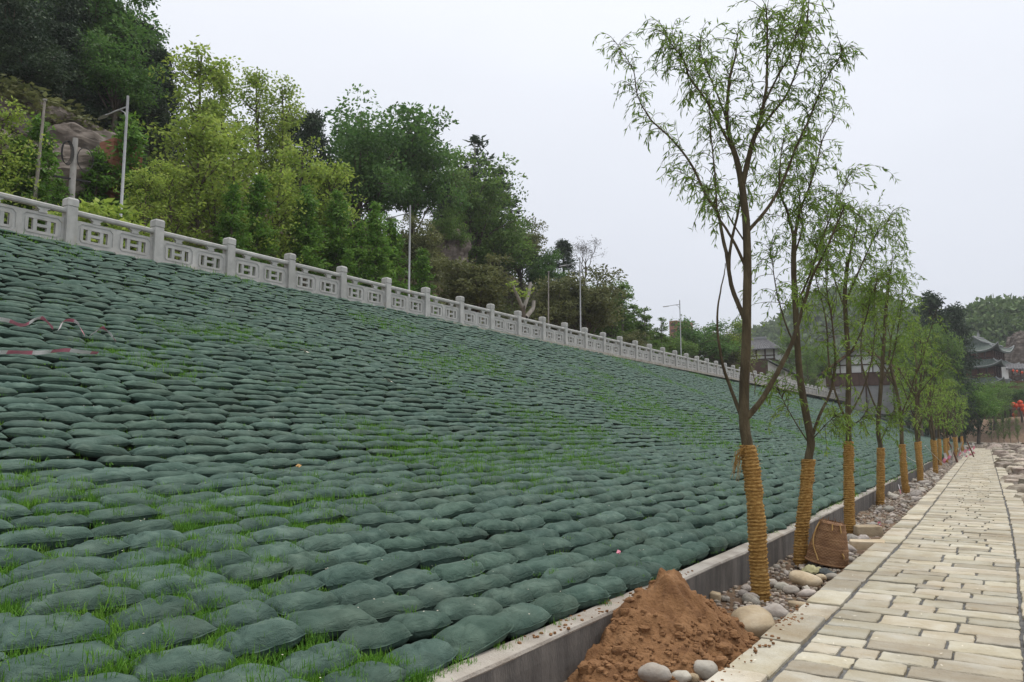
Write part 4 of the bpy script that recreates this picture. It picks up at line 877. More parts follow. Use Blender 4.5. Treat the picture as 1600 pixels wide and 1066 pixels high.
# the rest of the row: grown by rule, each different
ry = np.random.default_rng(55)
def young_willow(n, base, hgt, lean, label, lean_y=0.0):
    o = empty('willow_tree', tuple(base)); tag(o, label, 'willow', 'young willows planted in a row beside the path')
    far = base[1] > 33; ls = float(np.clip(base[1] / 14.0, 1.2, 4.2)); r = ry
    wl = hgt * .27; T = [np.array([0, 0, -.05])]; d = np.array([lean, lean_y, 1.0])
    for k in range(6): T.append(T[-1] + nrm(d + r.normal(0, .06, 3)) * (.47 if k < 3 else (hgt * .62 - 1.4) / 3))
    T = np.array(T); sm = smooth_poly(T, 4); tb = MB(); tb.tube(sm, np.linspace(.07, .038, len(sm)), 8); obj('trunk', tb, M['bark'], o, smooth=True)
    lf = MB(); tw = MB()
    nb = 6 if not far else 5
    for b in range(nb):
        st = T[int(r.integers(3, 7))] if b else T[-1]; az = b * 2.4 + r.uniform(0, 1); L = hgt * r.uniform(.28, .42); dd = nrm(np.array([math.cos(az) * .55, math.sin(az) * .55, 1.0])) if b else np.array([.05, 0, 1.0]); Q = [st]
        for k in range(5): dd = nrm(dd + r.normal(0, .12, 3)); Q.append(Q[-1] + dd * L / 5)
        Q = smooth_poly(Q, 3); lb = MB(); lb.tube(Q, np.linspace(.024, .005, len(Q)), 5 if far else 7); obj('branch', lb, M['bark'], o, smooth=True)
        twigs(tw, lf, Q, int(24 / (ls ** .75) * 1.15), r, f0=.35, L=(.3, .75), lsz=.085 * ls * .8, lw=.016 * ls, gap=.03 * ls ** .8, thick=.004 * ls ** .7, grav=.13)
    tag(obj('twigs', tw, M['bark'], o), kind='stuff'); tag(obj('leaves', lf, M['wleaf'], o, tint=True), kind='stuff')
    S = straw(T[:4] if hgt < 5 else T[:4], .078, r, 26 if not far else 12, 12 if not far else 8); obj('straw_wrap', S, M['straw'], o, smooth=True)
    return o
spots = [(1411, 771, 24.5, 6.1, -.10), (1433, 752, 30.0, 5.9, 0), (1446, 745, 33.6, 6.1, .02), (1459, 740, 37.2, 5.8, .0), (1472, 729, 42, 6.0, -.05), (1480, 725, 46, 5.0, .05), (1488, 722, 50, 5.2, -.06), (1496, 718, 54, 5.4, 0), (1503, 714, 59, 5.2, .04), (1508, 711, 64, 5.5, 0), (1513, 708, 70, 5.5, -.03), (1518, 705, 76, 5.4, 0), (1524, 702, 83, 5.6, .03), (1528, 700, 90, 5.5, 0)]
for i, (px, py, Y, h, ln) in enumerate(spots):
    x = -2.28 + float(pathx(Y)) - .12 * (i % 3) + (.1 if i % 2 else 0)
    young_willow(i + 5, (x, Y, -.11), h, ln, f'young willow with straw-wrapped trunk, {ordw(i + 5)} in the row from the camera')

# ================================================================ SOIL MOUND
mc = at_z(1035, 1000, -.1); MC = np.array([-2.22, float(mc[1]) - .05, -.12])
n = 170; u = np.linspace(-1, 1, n); Ug, Vg = np.meshgrid(u, u, indexing='ij')
Xm = Ug * .66; Ym = Vg * 1.45
rr = np.sqrt(((Xm + .12) / .66) ** 2 + (Ym / np.where(Ym < 0, 1.35, 1.0)) ** 2) + .10 * fbm(np.stack([Xm * 2.2, Ym * 2.2, 0 * Xm], -1), 71, 2)
hm = .60 * np.clip(1 - np.clip(rr, 0, None) ** 1.15, 0, 1) ** 1.08
hm = hm + .05 * (np.exp(-(((Xm + .20) / .10) ** 2 + ((Ym - .10) / .11) ** 2) ** 3) + .55 * np.exp(-(((Xm + .12) / .10) ** 2 + ((Ym + .09) / .13) ** 2) ** 3)) * (1 + .5 * fbm(np.stack([Xm * 9, Ym * 9, 0 * Xm], -1), 33, 2)) * (hm > .05)
PP = np.stack([Xm, Ym, 0 * Xm], -1)
hm = hm + sstep(1.02, .8, rr) * (.055 * fbm(PP * 3.4 + 2, 61, 3) + .040 * fbm(PP * 11, 62, 4) + .012 * np.abs(vn(PP * 30, 63)))
def crack(pts, w, dep):
    global hm
    for a, b in zip(pts[:-1], pts[1:]):
        a = np.array(a); b = np.array(b); ab = b - a; t = np.clip(((Xm - a[0]) * ab[0] + (Ym - a[1]) * ab[1]) / (ab @ ab), 0, 1); dd = np.hypot(Xm - a[0] - t * ab[0], Ym - a[1] - t * ab[1] + .02 * vn(PP * 20, 8)); hm = hm - dep * np.exp(-(dd / w) ** 2)
crack([(-.02, -.34), (.05, -.16), (.10, -.02), (.03, .12), (.0, .26)], .014, .05); crack([(.10, -.04), (.22, -.10), (.30, -.14)], .010, .035)
hm = np.minimum(hm, np.where(Xm + MC[0] < -2.66, .40 + .12, 9))
g = MB(); g.grid(np.stack([Xm, Ym, hm - .03], -1)); mound = obj('soil_mound', g, M['soilwet'], smooth=True, loc=tuple(MC)); tag(mound, 'mound of loose reddish-brown soil heaped against the low wall', 'soil mound')
def pebble(r, nu=10, nv=7, sq_=.15, amp=.18):
    u = np.linspace(0, 2 * np.pi, nu + 1)[:-1]; v = np.linspace(-.5 * np.pi, .5 * np.pi, nv + 1)
    D = np.stack([np.cos(v)[:, None] * np.cos(u), np.cos(v)[:, None] * np.sin(u), np.sin(v)[:, None] + 0 * u], -1)
    s = r.uniform(0, 50); D = np.sign(D) * np.abs(D) ** (1 - sq_ * r.uniform(0, 1.6)); V = D * (1 + amp * fbm(D * 1.25 + s, 7, 2))[..., None]
    n_ = nu; i = np.arange(nv)[:, None] * n_; j = np.arange(n_)[None, :]; k = (j + 1) % n_
    return V.reshape(-1, 3), np.stack([i + j, i + k, i + n_ + k, i + n_ + j], -1).reshape(-1, 4)
r = np.random.default_rng(8); cl = MB()
for _ in range(900):
    a = r.uniform(0, 6.28); q = r.uniform(.2, 1.02) ** .6; x = math.cos(a) * .60 * q - .1; y = math.sin(a) * (1.0 if math.sin(a) > 0 else 1.3) * q; ii = int(np.clip((x / .66 + 1) / 2 * (n - 1), 0, n - 1)); jj = int(np.clip((y / 1.45 + 1) / 2 * (n - 1), 0, n - 1))
    if x + MC[0] < -2.6: continue
    V, F = pebble(r, 7, 5, .3, .3); sz = r.uniform(.006, .016) * (1 + 1.4 * (r.random() < .12)) * (.7 + .7 * q); cl.add(V * sz * [1.2, 1.2, .85] + [x, y, hm[ii, jj] - .025], F)
for _ in range(420):
    x = r.uniform(-.60, .62); y = r.choice([r.uniform(.7, 1.5), r.uniform(-1.7, -.9), r.uniform(-1.2, 1.2)])
    if abs(y) < .9: x = r.uniform(.42, .66) if r.random() < .7 else r.uniform(-.60, -.44)
    V, F = pebble(r, 6, 4, .3, .3); sz = r.uniform(.004, .013); zc_ = .036 if x > .50 else (.335 if x < -.43 else .01); cl.add(V * sz * [1.2, 1.2, .8] + [x, y, zc_ + .10 * (x > .50)], F)
tag(obj('clods', cl, M['soilwet'], mound), kind='stuff')

# ================================================================ STONES AND GRAVEL ON THE EARTH STRIP
r = np.random.default_rng(77)
def stone(px, py, wpx, asp, hgt, label, m='stone', sq_=.15, rz=0.0, z=-.1, amp=.16):
    c = at_z(px, py, z); cz = (c - [0, 0, CAMZ]) @ RM; w = wpx / F_PX * cz[2]
    V, F = pebble(r, 22, 14, sq_, amp); V = V * [w / 2, w / 2 * asp, hgt / 2]; V[:, 2] += hgt * .26
    g = MB(); g.add(V, F); o = obj('stone', g, M[m], smooth=True, loc=tuple(c), rot=(r.normal(0, .1), r.normal(0, .1), rz)); tag(o, label, 'stone', 'stones beside the path'); return o
stone(1176, 990, 62, 1.0, .24, 'large angular grey and ochre boulder at the right foot of the soil mound', 'stoneY', .45, .6, amp=.24)
stone(1211, 965, 44, .8, .15, 'smooth grey stone with a notch beside the largest boulder', 'stone', .1, .5)
stone(1257, 912, 48, .8, .15, 'big smooth tan stone in front of the basket', 'stoneY', .1, -.1)
stone(1024, 1062, 52, .9, .14, 'round pale grey stone at the bottom edge below the mound', 'stone', .1)
stone(1101, 1056, 42, .9, .14, 'round pale stone next to the kerb at the mound foot', 'stone', .1, .3)
stone(1066, 1064, 30, .8, .08, 'small squarish pale stone between two round ones at bottom', 'stone', .5)
stone(1084, 1064, 16, .9, .06, 'tiny pinkish stone between pale ones at the bottom', 'stoneY', .2)
stone(1235, 925, 26, .7, .09, 'flat pinkish-grey stone right of the nearest willow trunk', 'stone', .2, .7)
stone(1222, 920, 24, .7, .09, 'grey stone touching the foot of the nearest willow', 'stone', .1)
stone(1262, 930, 26, .8, .08, 'grey oval stone next to the kerb below the tan stone', 'stone', .1)
stone(1205, 915, 20, .9, .09, 'round white stone behind the nearest willow trunk', 'stone', .1)
stone(1172, 935, 22, .8, .07, 'pale stone left of the nearest willow foot', 'stone', .2)
stone(1161, 930, 16, .9, .07, 'white pebble by the wall left of the nearest willow', 'stone', .1)
stone(1118, 935, 18, .8, .08, 'tan stone on the mound shoulder against the wall', 'stoneY', .3)
stone(1247, 948, 30, .6, .06, 'brown flat stone half buried near the kerb', 'stoneY', .3)
stone(1320, 860, 34, .8, .13, 'rounded grey stone leaning between basket and slabs', 'stone', .2, .3)
stone(1355, 857, 52, .55, .15, 'long grey-brown block lying by the kerb right of the basket', 'stoneY', .55, .2)
stone(1356, 836, 36, .9, .20, 'pale squared block standing right of the third willow', 'stoneY', .75, .4, amp=.08)
stone(1337, 828, 16, 1, .14, 'round pale stone at the foot of third willow', 'stone', .1)
stone(1302, 905, 26, .8, .08, 'grey stone in front of the basket near the kerb', 'stone', .15)
stone(1283, 905, 18, .8, .07, 'pinkish pebble right of the big tan stone', 'stoneY', .15)
near_lab = ['pale', 'grey', 'tan', 'brownish']
cnt = 0
pm_ = []
for k in range(10):
    V, F = pebble(r, 9, 6, .25, .25); g = MB(); g.add(V, F); me = g.mesh('stone', smooth=True); me.materials.append(M['stone']); pm_.append(me)
WY = [8.34, 10.63, 14.22, 20.3, 24.5, 30.0, 33.6, 37.2, 42, 46]; wcnt = {}
for Y in sorted((6.8 + 34 * r.random(170) ** 1.5).tolist()):
    x = r.uniform(-2.55, -1.78) + float(pathx(Y))
    if Y < 7.9 and x < -2.1: continue
    s = float(np.clip(r.lognormal(-3.05, .42), .025, .11)) * (1 + .012 * Y)
    o = bpy.data.objects.new('stone', pm_[r.integers(10)]); COL.objects.link(o); o.location = (x, Y, -.105 + s * .08); o.scale = (s * r.uniform(.8, 1.3), s * r.uniform(.7, 1.1), s * r.uniform(.5, .8)); o.rotation_euler = (r.normal(0, .3), r.normal(0, .3), r.uniform(0, 6.28))
    w_ = sum(Y > q for q in WY); wcnt[w_] = wcnt.get(w_, 0) + 1
    tag(o, f'small rounded stone on the earth strip, {ordw(wcnt[w_])} beyond the {ordw(w_)} willow' if w_ else f'small rounded stone before the first willow, {ordw(wcnt[w_])} from the near end', 'stone', 'small stones scattered on the earth strip')
gv = MB()
for i in range(5200):
    Y = 5.2 + 75 * r.random() ** 1.7; x = r.uniform(-2.62, -1.72) + float(pathx(Y)); V, F = pebble(r, 6, 4, .3, .3); s = r.uniform(.008, .026) * (1 + .03 * Y); 
    if Y < 7.4 and x < -1.95: continue
    gv.add(V * [s, s * r.uniform(.7, 1), s * .65] + [x, Y, -.115 + s * .2], F, r.random())
for i in range(3000):
    Y = 14 + 90 * r.random() ** 1.3; x = .38 + 7 * r.random() ** 1.6 + float(pathx(Y)); V, F = pebble(r, 6, 4, .3, .3); s = r.uniform(.03, .10) * (1 + .015 * Y) * (1 + 2.2 * (r.random() < .07)); gv.add(V * [s, s, s * .65] + [x, Y, -.15 + s * .2], F, r.random())
for i in range(420):
    Y = r.uniform(96, 124); x = r.uniform(-7, 9) - 1.5; V, F = pebble(r, 6, 4, .4, .3); s = r.uniform(.15, .55); gv.add(V * [s, s, s * .7] + [x, Y, -.1 + s * .3], F, r.random())
tag(obj('gravel', gv, M['gravel'], tint=True), 'gravel and rubble strewn along both sides of the path', 'gravel', kind='stuff')

# ================================================================ WOVEN BASKET
bc = at_z(1292, 884, -.1); bk = empty('wicker_basket', tuple(bc + np.array([0, 0, .035]))); bk.scale = (.88, .88, .92); bk.rotation_euler = (R_(4), R_(9), R_(25)); tag(bk, 'brown woven back basket standing upside down against the second willow', 'basket')
nr, ns = 84, 120; zz = np.linspace(0, .56, nr); th = np.linspace(0, 2 * np.pi, ns, endpoint=False)
rad = np.interp(zz, [0, .05, .2, .4, .56], [.285, .28, .262, .218, .168])
chk = np.sin(th[None, :] * 30 + np.pi * (np.arange(nr)[:, None] // 3 % 2)) * .0045 + .003 * np.sin(np.arange(nr)[:, None] * 2.09) + .008 * vn(np.stack(np.broadcast_arrays(np.cos(th)[None] * 2, np.sin(th)[None] * 2, zz[:, None] * 5), -1), 4)
Rr = rad[:, None] + chk + sum(.007 * np.exp(-((zz - q) / .010) ** 2) for q in (.10, .22, .34, .45))[:, None]; V = np.stack([Rr * np.cos(th) * 1.0, Rr * np.sin(th) * .88, np.repeat(zz[:, None], ns, 1)], -1)
g = MB(); i = np.arange(nr - 1)[:, None] * ns; j = np.arange(ns)[None, :]; k = (j + 1) % ns; g.add(V.reshape(-1, 3), np.stack([i + j, i + k, i + ns + k, i + ns + j], -1).reshape(-1, 4)); obj('weave', g, M['wicker'], bk, smooth=True)
g = MB(); g.lathe([(.172, .545), (.16, .552), (.10, .535), (.0, .53)], 40); obj('bottom', g, M['wicker'], bk, smooth=True)
g = MB(); a = np.linspace(0, 2 * np.pi, 60); g.tube(np.stack([np.cos(a) * .29, np.sin(a) * .255, .012 + 0 * a], -1), .014, 8, cap=False); obj('rim', g, M['wicker'], bk, smooth=True)
def strap(pts, w=.012, name='strap'):
    g = MB(); Q = smooth_poly(pts, 6); g.tube(Q, w, 6); obj(name, g, M['bamboo'], bk, smooth=True)
def bp_(deg, z, off=.012): a = math.radians(deg); q = float(np.interp(z, zz, rad)) + off; return (math.cos(a) * q, math.sin(a) * q * .9, z)
vd = math.degrees(math.atan2(-bc[1], -bc[0])) - 25
strap([bp_(vd - 62, .54), bp_(vd - 58, .42, .03), bp_(vd - 48, .25, .03), bp_(vd - 22, .05, .02)], .009)
strap([bp_(vd + 2, .55), bp_(vd + 4, .47, .02)], .010, 'tie'); strap([bp_(vd + 35, .55), bp_(vd + 38, .45, .018)], .009, 'tie')
strap([bp_(vd + 40, .19, .02), bp_(vd + 44, .16, .03), bp_(vd + 47, .13, .02)], .012, 'tie')
g = MB(); 
for _ in range(16): a = r.uniform(0, 6.28); q = .165; g.tube([(math.cos(a) * q, math.sin(a) * q * .88, .54), (math.cos(a) * q * r.uniform(.5, .95), math.sin(a) * q * .8, .56 + r.uniform(.01, .05))], [.006, .003], 4)
tag(obj('frayed_ends', g, M['wicker'], bk), kind='stuff')
# crumpled sacks at its foot
def cloth(px, py, w, d, m, label, hgt=.05):
    c = at_z(px, py, -.08); n_ = 18; u = np.linspace(-1, 1, n_); A, B = np.meshgrid(u, u, indexing='ij'); q = np.stack([A * w / 2, B * d / 2, 0 * A], -1); q[..., 2] = hgt * (1 - A ** 2) * (1 - B ** 2) * .6 + hgt * .5 * np.abs(fbm(q * 9 + px, 9, 3)); q[..., :2] += .02 * vn(q * 8 + 3, 5)[..., None]
    g = MB(); g.grid(q); b = q.copy(); b[..., 2] -= .015; g.grid(b[::-1]); o = obj('sack', g, M[m], loc=tuple(c), smooth=True, rot=(0, 0, r.uniform(0, 1))); tag(o, label, 'sack')
cloth(1268, 895, .26, .16, 'sack', 'crumpled yellowish sack at the basket foot', .09); cloth(1288, 897, .22, .16, 'sackdark', 'dark crumpled sack beside the yellowish one', .09)

# ================================================================ BEYOND: FAR HILLS, BANK, BUILDINGS
def strip_hill(name, label, Yd, pts, depth, m, seed, nclump, crad, lsize, nleaf, leafm_):
    """wooded ridge: pts are (px, py) of its skyline seen at distance Yd"""
    A = np.array([at_y(a, b, Yd) for a, b in pts]); xs = np.linspace(A[0, 0] - 10, A[-1, 0] + 12, 60); top = np.interp(xs, A[:, 0], A[:, 2]) - crad * 1.1
    t = np.linspace(-1, 1, 40); P = np.zeros((len(xs), len(t), 3)); P[..., 0] = xs[:, None]; P[..., 1] = Yd + t[None] * depth
    P[..., 2] = -1 + (top[:, None] + 1) * np.cos(t * np.pi / 2)[None] ** .9 + 1.5 * fbm(P * .05, seed, 3) * (1 - np.abs(t))[None]
    g = MB(); g.grid(P[::-1]); h = obj(name, g, M['hill'], smooth=True); tag(h, label, 'hill', kind='structure')
    r = np.random.default_rng(seed); xi = r.uniform(xs[0], xs[-1], nclump); ti = -r.uniform(0, 1, nclump) ** 1.0 * .92; zi = -1 + (np.interp(xi, xs, top) + 1) * np.cos(ti * np.pi / 2) ** .9
    C = np.stack([xi, Yd + ti * depth, zi + crad * .25], -1); g = MB(); clumps_to_leaves(g, C, r.uniform(.7, 1.25, nclump) * crad, nleaf, lsize, lsize * .6, r, flat=.8, hollow=.3)
    tag(obj('far_wood', g, M[leafm_], tint=True), 'wood covering the ' + label.split(' ', 1)[1], 'wood', kind='stuff')
strip_hill('far_hill', 'hazy rounded hill far behind the willow crowns', 330, [(1130, 560), (1190, 518), (1230, 496), (1270, 466), (1300, 450), (1340, 446), (1380, 464), (1410, 478), (1450, 488), (1500, 500)], 70, 'hill', 3, 700, 5.0, 2.3, 60, 'leaf_far')
strip_hill('right_hill', 'wooded hill at the right edge behind the tiered building', 205, [(1440, 520), (1480, 497), (1505, 482), (1525, 472), (1560, 464), (1585, 466), (1610, 468), (1650, 462)], 34, 'hill', 9, 520, 3.2, 1.15, 110, 'leaf_far')
o = obj('rock_outcrop', rock(515, 3.2, 2.6, 5.0), M['rock'], loc=tuple(at_y(1603, 565, 172))); tag(o, 'brown cliff at the right edge beside the tiered building', 'rock')
# bank of bare soil beyond the path's end
xs = np.linspace(-9, 40, 60); t = np.linspace(0, 1, 24); P = np.zeros((60, 24, 3)); P[..., 0] = xs[:, None]; P[..., 1] = 116 + 22 * t[None] - .12 * xs[:, None]
P[..., 2] = -.4 + (4.2 + .05 * xs)[:, None] * sstep(0, 1, t)[None] + .25 * fbm(P * .4, 4, 3); P[:, 0, 2] = -.6
g = MB(); g.grid(P[::-1]); tag(obj('soil_bank', g, M['soil'], smooth=True), 'bank of bare brown soil closing the far end of the path', 'bank', kind='structure')
r = np.random.default_rng(63)
for i, px in enumerate((1551, 1560, 1569, 1579, 1590)):
    p = at_y(px, 690 - i * 2, 119); plant('lime', i % 3, (p[0], p[1], -.2), 5.0, .45, f'thin leafless-stemmed sapling on the soil bank, {ordw(i + 1)} from the left', 'saplings on the soil bank', 'leaf_mid')
FG = 'trees around the far end of the path'
for (k, v, px, tp, Y, zb, w, lb, lf) in [('cypress', 0, 1450, 448, 104, 0, 1.0, 'tall dark conifer rising above the far willows, left of two', None), ('cypress', 1, 1487, 467, 108, 0, .85, 'bluish dark conifer rising left of the tiered building', None), ('cypress', 2, 1480, 500, 104, 0, .8, 'dark conifer just left of the tiered building', None),
                                        ('mid', 0, 1458, 505, 100, 0, .6, 'green broadleaf tree below the tall dark conifer', None), ('lime', 1, 1435, 510, 98, 0, 1.2, 'light green tree behind the far willows', 'leaf_mid'), ('mid', 1, 1505, 585, 112, 0, 1.2, 'green tree in front of the tiered building base', None), ('mid', 0, 1545, 598, 126, 2, 1.4, 'round green bush tree under the tiered building', None), ('mid', 1, 1520, 600, 106, 0, 1.1, 'green tree at the bend of the path', 'leaf_feather'), ('broad', 0, 1588, 600, 130, 3, 1.2, 'dark green tree at the right edge under the gallery', None), ('mid', 1, 1567, 607, 132, 3, 1.2, 'low green tree left of the orange-red lanterns', None),
                                        ('lime', 2, 1260, 545, 102, 5.8, 1.1, 'light green tree between the two white houses', 'leaf_mid'), ('lime', 0, 1235, 520, 106, 5.8, 1.2, 'pale green tree right of the grey-roofed house', 'leaf_mid'), ('mid', 1, 1275, 535, 124, 5.8, .9, 'green tree left of the gabled house', None), ('mid', 0, 1420, 525, 124, 3, 1.3, 'green tree right of the gabled house', None), ('mid', 1, 1215, 560, 104, 5.8, 1.0, 'small green tree by the low wing roof', 'leaf_mid'), ('olive', 0, 1265, 585, 108, 5.6, 1.2, 'brownish shrub tree below the low wing roof', None)]:
    p = at_y(px, tp, Y); plant(k, v, (p[0], Y, zb), max(2.0, p[2] - zb), w, lb, FG, lf)
def PX(a, b, Y): return at_y(a, b, Y)
def tiled_roof(parent, corners_lo, corners_hi, m='roof', name='roof', thick=.16, ribs=14):
    """sloping roof sheet from eave (lo pair) to ridge (hi pair) with tile ribs"""
    a, b = [np.array(c, float) for c in corners_lo]; c, d = [np.array(c, float) for c in corners_hi]; g = MB()
    n = ribs * 4; t = np.linspace(0, 1, n + 1); lo = a + (b - a) * t[:, None]; hi_ = c + (d - c) * t[:, None]; rise = (np.cos(t * ribs * 2 * np.pi) * .035)[:, None] * [0, 0, 1]
    g.grid(np.stack([lo + rise, (lo + hi_) / 2 + rise - [0, 0, .06], hi_ + rise], 1)); g.grid(np.stack([lo - [0, 0, thick], hi_ - [0, 0, thick]], 1)[::-1]); g.grid(np.stack([lo + rise, lo - [0, 0, thick]], 1)[::-1])
    return obj(name, g, M[m], parent)
def part_box(parent, name, c, d, m, org): g = MB(); g.box(np.array(c) - org, d); return obj(name, g, M[m], parent)
# ---- grey-roofed house
Yh = 106.0; org = PX(1170, 600, Yh); org[2] = 5.85; hA = empty('timber_house', tuple(org)); tag(hA, 'white timber-framed house with grey tiled hip roof beyond the balustrade', 'house')
L0, R0 = PX(1128, 560, Yh)[0], PX(1211, 560, Yh)[0]; zt, zb = PX(1170, 546, Yh)[2], PX(1170, 563, Yh)[2]; cx = (L0 + R0) / 2; wd = R0 - L0
part_box(hA, 'upper_wall', (cx, Yh + 2.5, (zt + zb) / 2), (wd, 5, zt - zb), 'plaster', org); part_box(hA, 'lower_wall', (cx, Yh + 2.55, (zb + 5.85) / 2), (wd - .2, 5, zb - 5.85), 'board', org)
for i in range(7): part_box(hA, 'post', (L0 + .1 + (wd - .2) * i / 6, Yh - .05, (zt + zb) / 2), (.16, .14, zt - zb), 'timber', org)
for z_ in (zb + .06, (zt * .35 + zb * .65), zt - .08): part_box(hA, 'beam', (cx, Yh - .045, z_), (wd + .1, .12, .13), 'timber', org)
e0, e1, ri = PX(1120, 545, Yh)[0], PX(1219, 545, Yh)[0], PX(1170, 527, Yh)[2]; ev = zt - .1
fl, fr, bl, br_ = [np.array(q) - org for q in ((e0, Yh - 1.1, ev), (e1, Yh - 1.1, ev), (e0, Yh + 6.1, ev), (e1, Yh + 6.1, ev))]; r0_, r1_ = np.array((e0 + 2.6, Yh + 2.5, ri)) - org, np.array((e1 - 2.6, Yh + 2.5, ri)) - org
tiled_roof(hA, (fl, fr), (r0_, r1_), ribs=26); tiled_roof(hA, (fr, br_), (r1_, r1_ + [.01, 0, 0]), ribs=14); tiled_roof(hA, (bl, fl), (r0_, r0_ + [.01, 0, 0]), ribs=14)
g = MB(); g.bar(r0_ + [-.2, 0, .1], r1_ + [.2, 0, .1], .3, .3); obj('ridge', g, M['ridge'], hA)
wl_, wr_ = PX(1200, 562, Yh - 3), PX(1246, 585, Yh - 3)          # low wing with a sloping roof
tiled_roof(hA, (np.array((wr_[0], Yh - 4, wr_[2])) - org, np.array((wr_[0], Yh + 2, wr_[2])) - org), (np.array((wl_[0], Yh - 4, wl_[2])) - org, np.array((wl_[0], Yh + 2, wl_[2])) - org), name='wing_roof', ribs=14)
g = MB(); V = [np.array(q) - org for q in ((wl_[0], Yh - 3.2, 5.9), (wr_[0] - .6, Yh - 3.2, 5.9), (wr_[0] - .6, Yh - 3.2, wr_[2]), (wl_[0], Yh - 3.2, wl_[2] - .25), (wl_[0], Yh + 1.5, 5.9), (wr_[0] - .6, Yh + 1.5, 5.9), (wr_[0] - .6, Yh + 1.5, wr_[2]), (wl_[0], Yh + 1.5, wl_[2] - .25))]
g.add(V, [(0, 1, 2, 3), (1, 5, 6, 2), (4, 0, 3, 7)]); obj('wing_wall', g, M['plaster'], hA); part_box(hA, 'wing_boards', ((wl_[0] + wr_[0]) / 2 - .3, Yh - 3.26, 6.45), (wr_[0] - wl_[0] - .7, .1, 1.2), 'board', org)
for f in (.05, .4, .75): part_box(hA, 'wing_post', (wl_[0] + (wr_[0] - wl_[0] - .6) * f, Yh - 3.26, 7.0), (.14, .12, 2.2 - 1.2 * f), 'timber', org)
# ---- gabled house on a grey base
Yg_ = 113.0; org = PX(1345, 640, Yg_); org[2] = 4.5; hB = empty('gabled_house', tuple(org)); tag(hB, 'gabled house of white timber-framed wall, brown boards and grey plaster base', 'house')
zz_ = lambda py: PX(1345, py, Yg_)[2]; xx_ = lambda px: PX(px, 580, Yg_)[0]
zr, zw, zbd, zg = zz_(541), zz_(583), zz_(603), zz_(648)
part_box(hB, 'base_wall', ((xx_(1292) + xx_(1425)) / 2, Yg_ + 4, (zbd + zg) / 2), (xx_(1425) - xx_(1292), 8, zbd - zg), 'greyplaster', org)
part_box(hB, 'board_wall', ((xx_(1290) + xx_(1428)) / 2, Yg_ + 3.9, (zbd + zw) / 2), (xx_(1428) - xx_(1290), 8, zw - zbd), 'board', org)
for i in range(9): part_box(hB, 'board_batten', (xx_(1290) + (xx_(1428) - xx_(1290)) * (i + .5) / 9, Yg_ - .13, (zbd + zw) / 2), (.1, .08, zw - zbd), 'timber', org)
for px in (1300, 1322, 1352, 1395): part_box(hB, 'base_post', (xx_(px), Yg_ - .06, (zbd + zg) / 2), (.18, .16, zbd - zg), 'timber', org)
gl, gr, gm = xx_(1300), xx_(1398), xx_(1346); ze = zz_(574)
g = MB(); V = [np.array(q) - org for q in ((gl, Yg_, zw), (gr, Yg_, zw), (gr, Yg_, ze), (gm, Yg_, zr - .1), (gl, Yg_, ze))] ; V += [v + [0, 7.5, 0] for v in V]
g.add(V, [(0, 1, 2, 4), (1, 6, 7, 2), (5, 0, 4, 9)]); g.F.append(np.array([[4, 2, 3]])); g.T.append(np.zeros(1)); obj('gable_wall', g, M['plaster'], hB)
for px in (1302, 1313, 1330, 1347, 1364, 1381, 1396):
    x = xx_(px); top = zr - (zr - ze) * abs(x - gm) / (gr - gm) - .1; part_box(hB, 'gable_post', (x, Yg_ - .07, (zw + top) / 2), (.17 if px == 1347 else .12, .12, top - zw), 'timber', org)
for py in (583, 570, 556):
    z_ = zz_(py); hwd = (gr - gl) / 2 if z_ <= ze else (gr - gm) * (zr - z_) / (zr - ze); part_box(hB, 'gable_beam', (gm, Yg_ - .075, z_), (hwd * 2 - .1, .13, .14), 'timber', org)
for sg in (-1, 1):
    xe = gm + sg * (gr - gm) * 1.2; zE = zr - (zr - ze) * 1.2
    lo = (np.array((xe, Yg_ - .9, zE)) - org, np.array((xe, Yg_ + 8, zE)) - org); hi2 = (np.array((gm, Yg_ - .9, zr + .12)) - org, np.array((gm, Yg_ + 8, zr + .12)) - org)
    tiled_roof(hB, lo if sg > 0 else lo[::-1], hi2 if sg > 0 else hi2[::-1], ribs=22); g = MB(); g.bar(lo[0] - [0, .06, .12], hi2[0] - [0, .06, .12], .1, .3); obj('bargeboard', g, M['redtimber'], hB)
xl = xx_(1262); lo = (np.array((xl, Yg_ + .5, zz_(590))) - org, np.array((xl, Yg_ + 7, zz_(590))) - org); hi2 = (np.array((xx_(1310), Yg_ + .5, zz_(566))) - org, np.array((xx_(1310), Yg_ + 7, zz_(566))) - org); tiled_roof(hB, lo[::-1], hi2[::-1], name='side_roof', ribs=16)
part_box(hB, 'side_wall', ((xl + gl) / 2 + .4, Yg_ + 3.5, (zz_(588) + zg) / 2), (gl - xl - .8, 5, zz_(588) - zg), 'plaster', org)
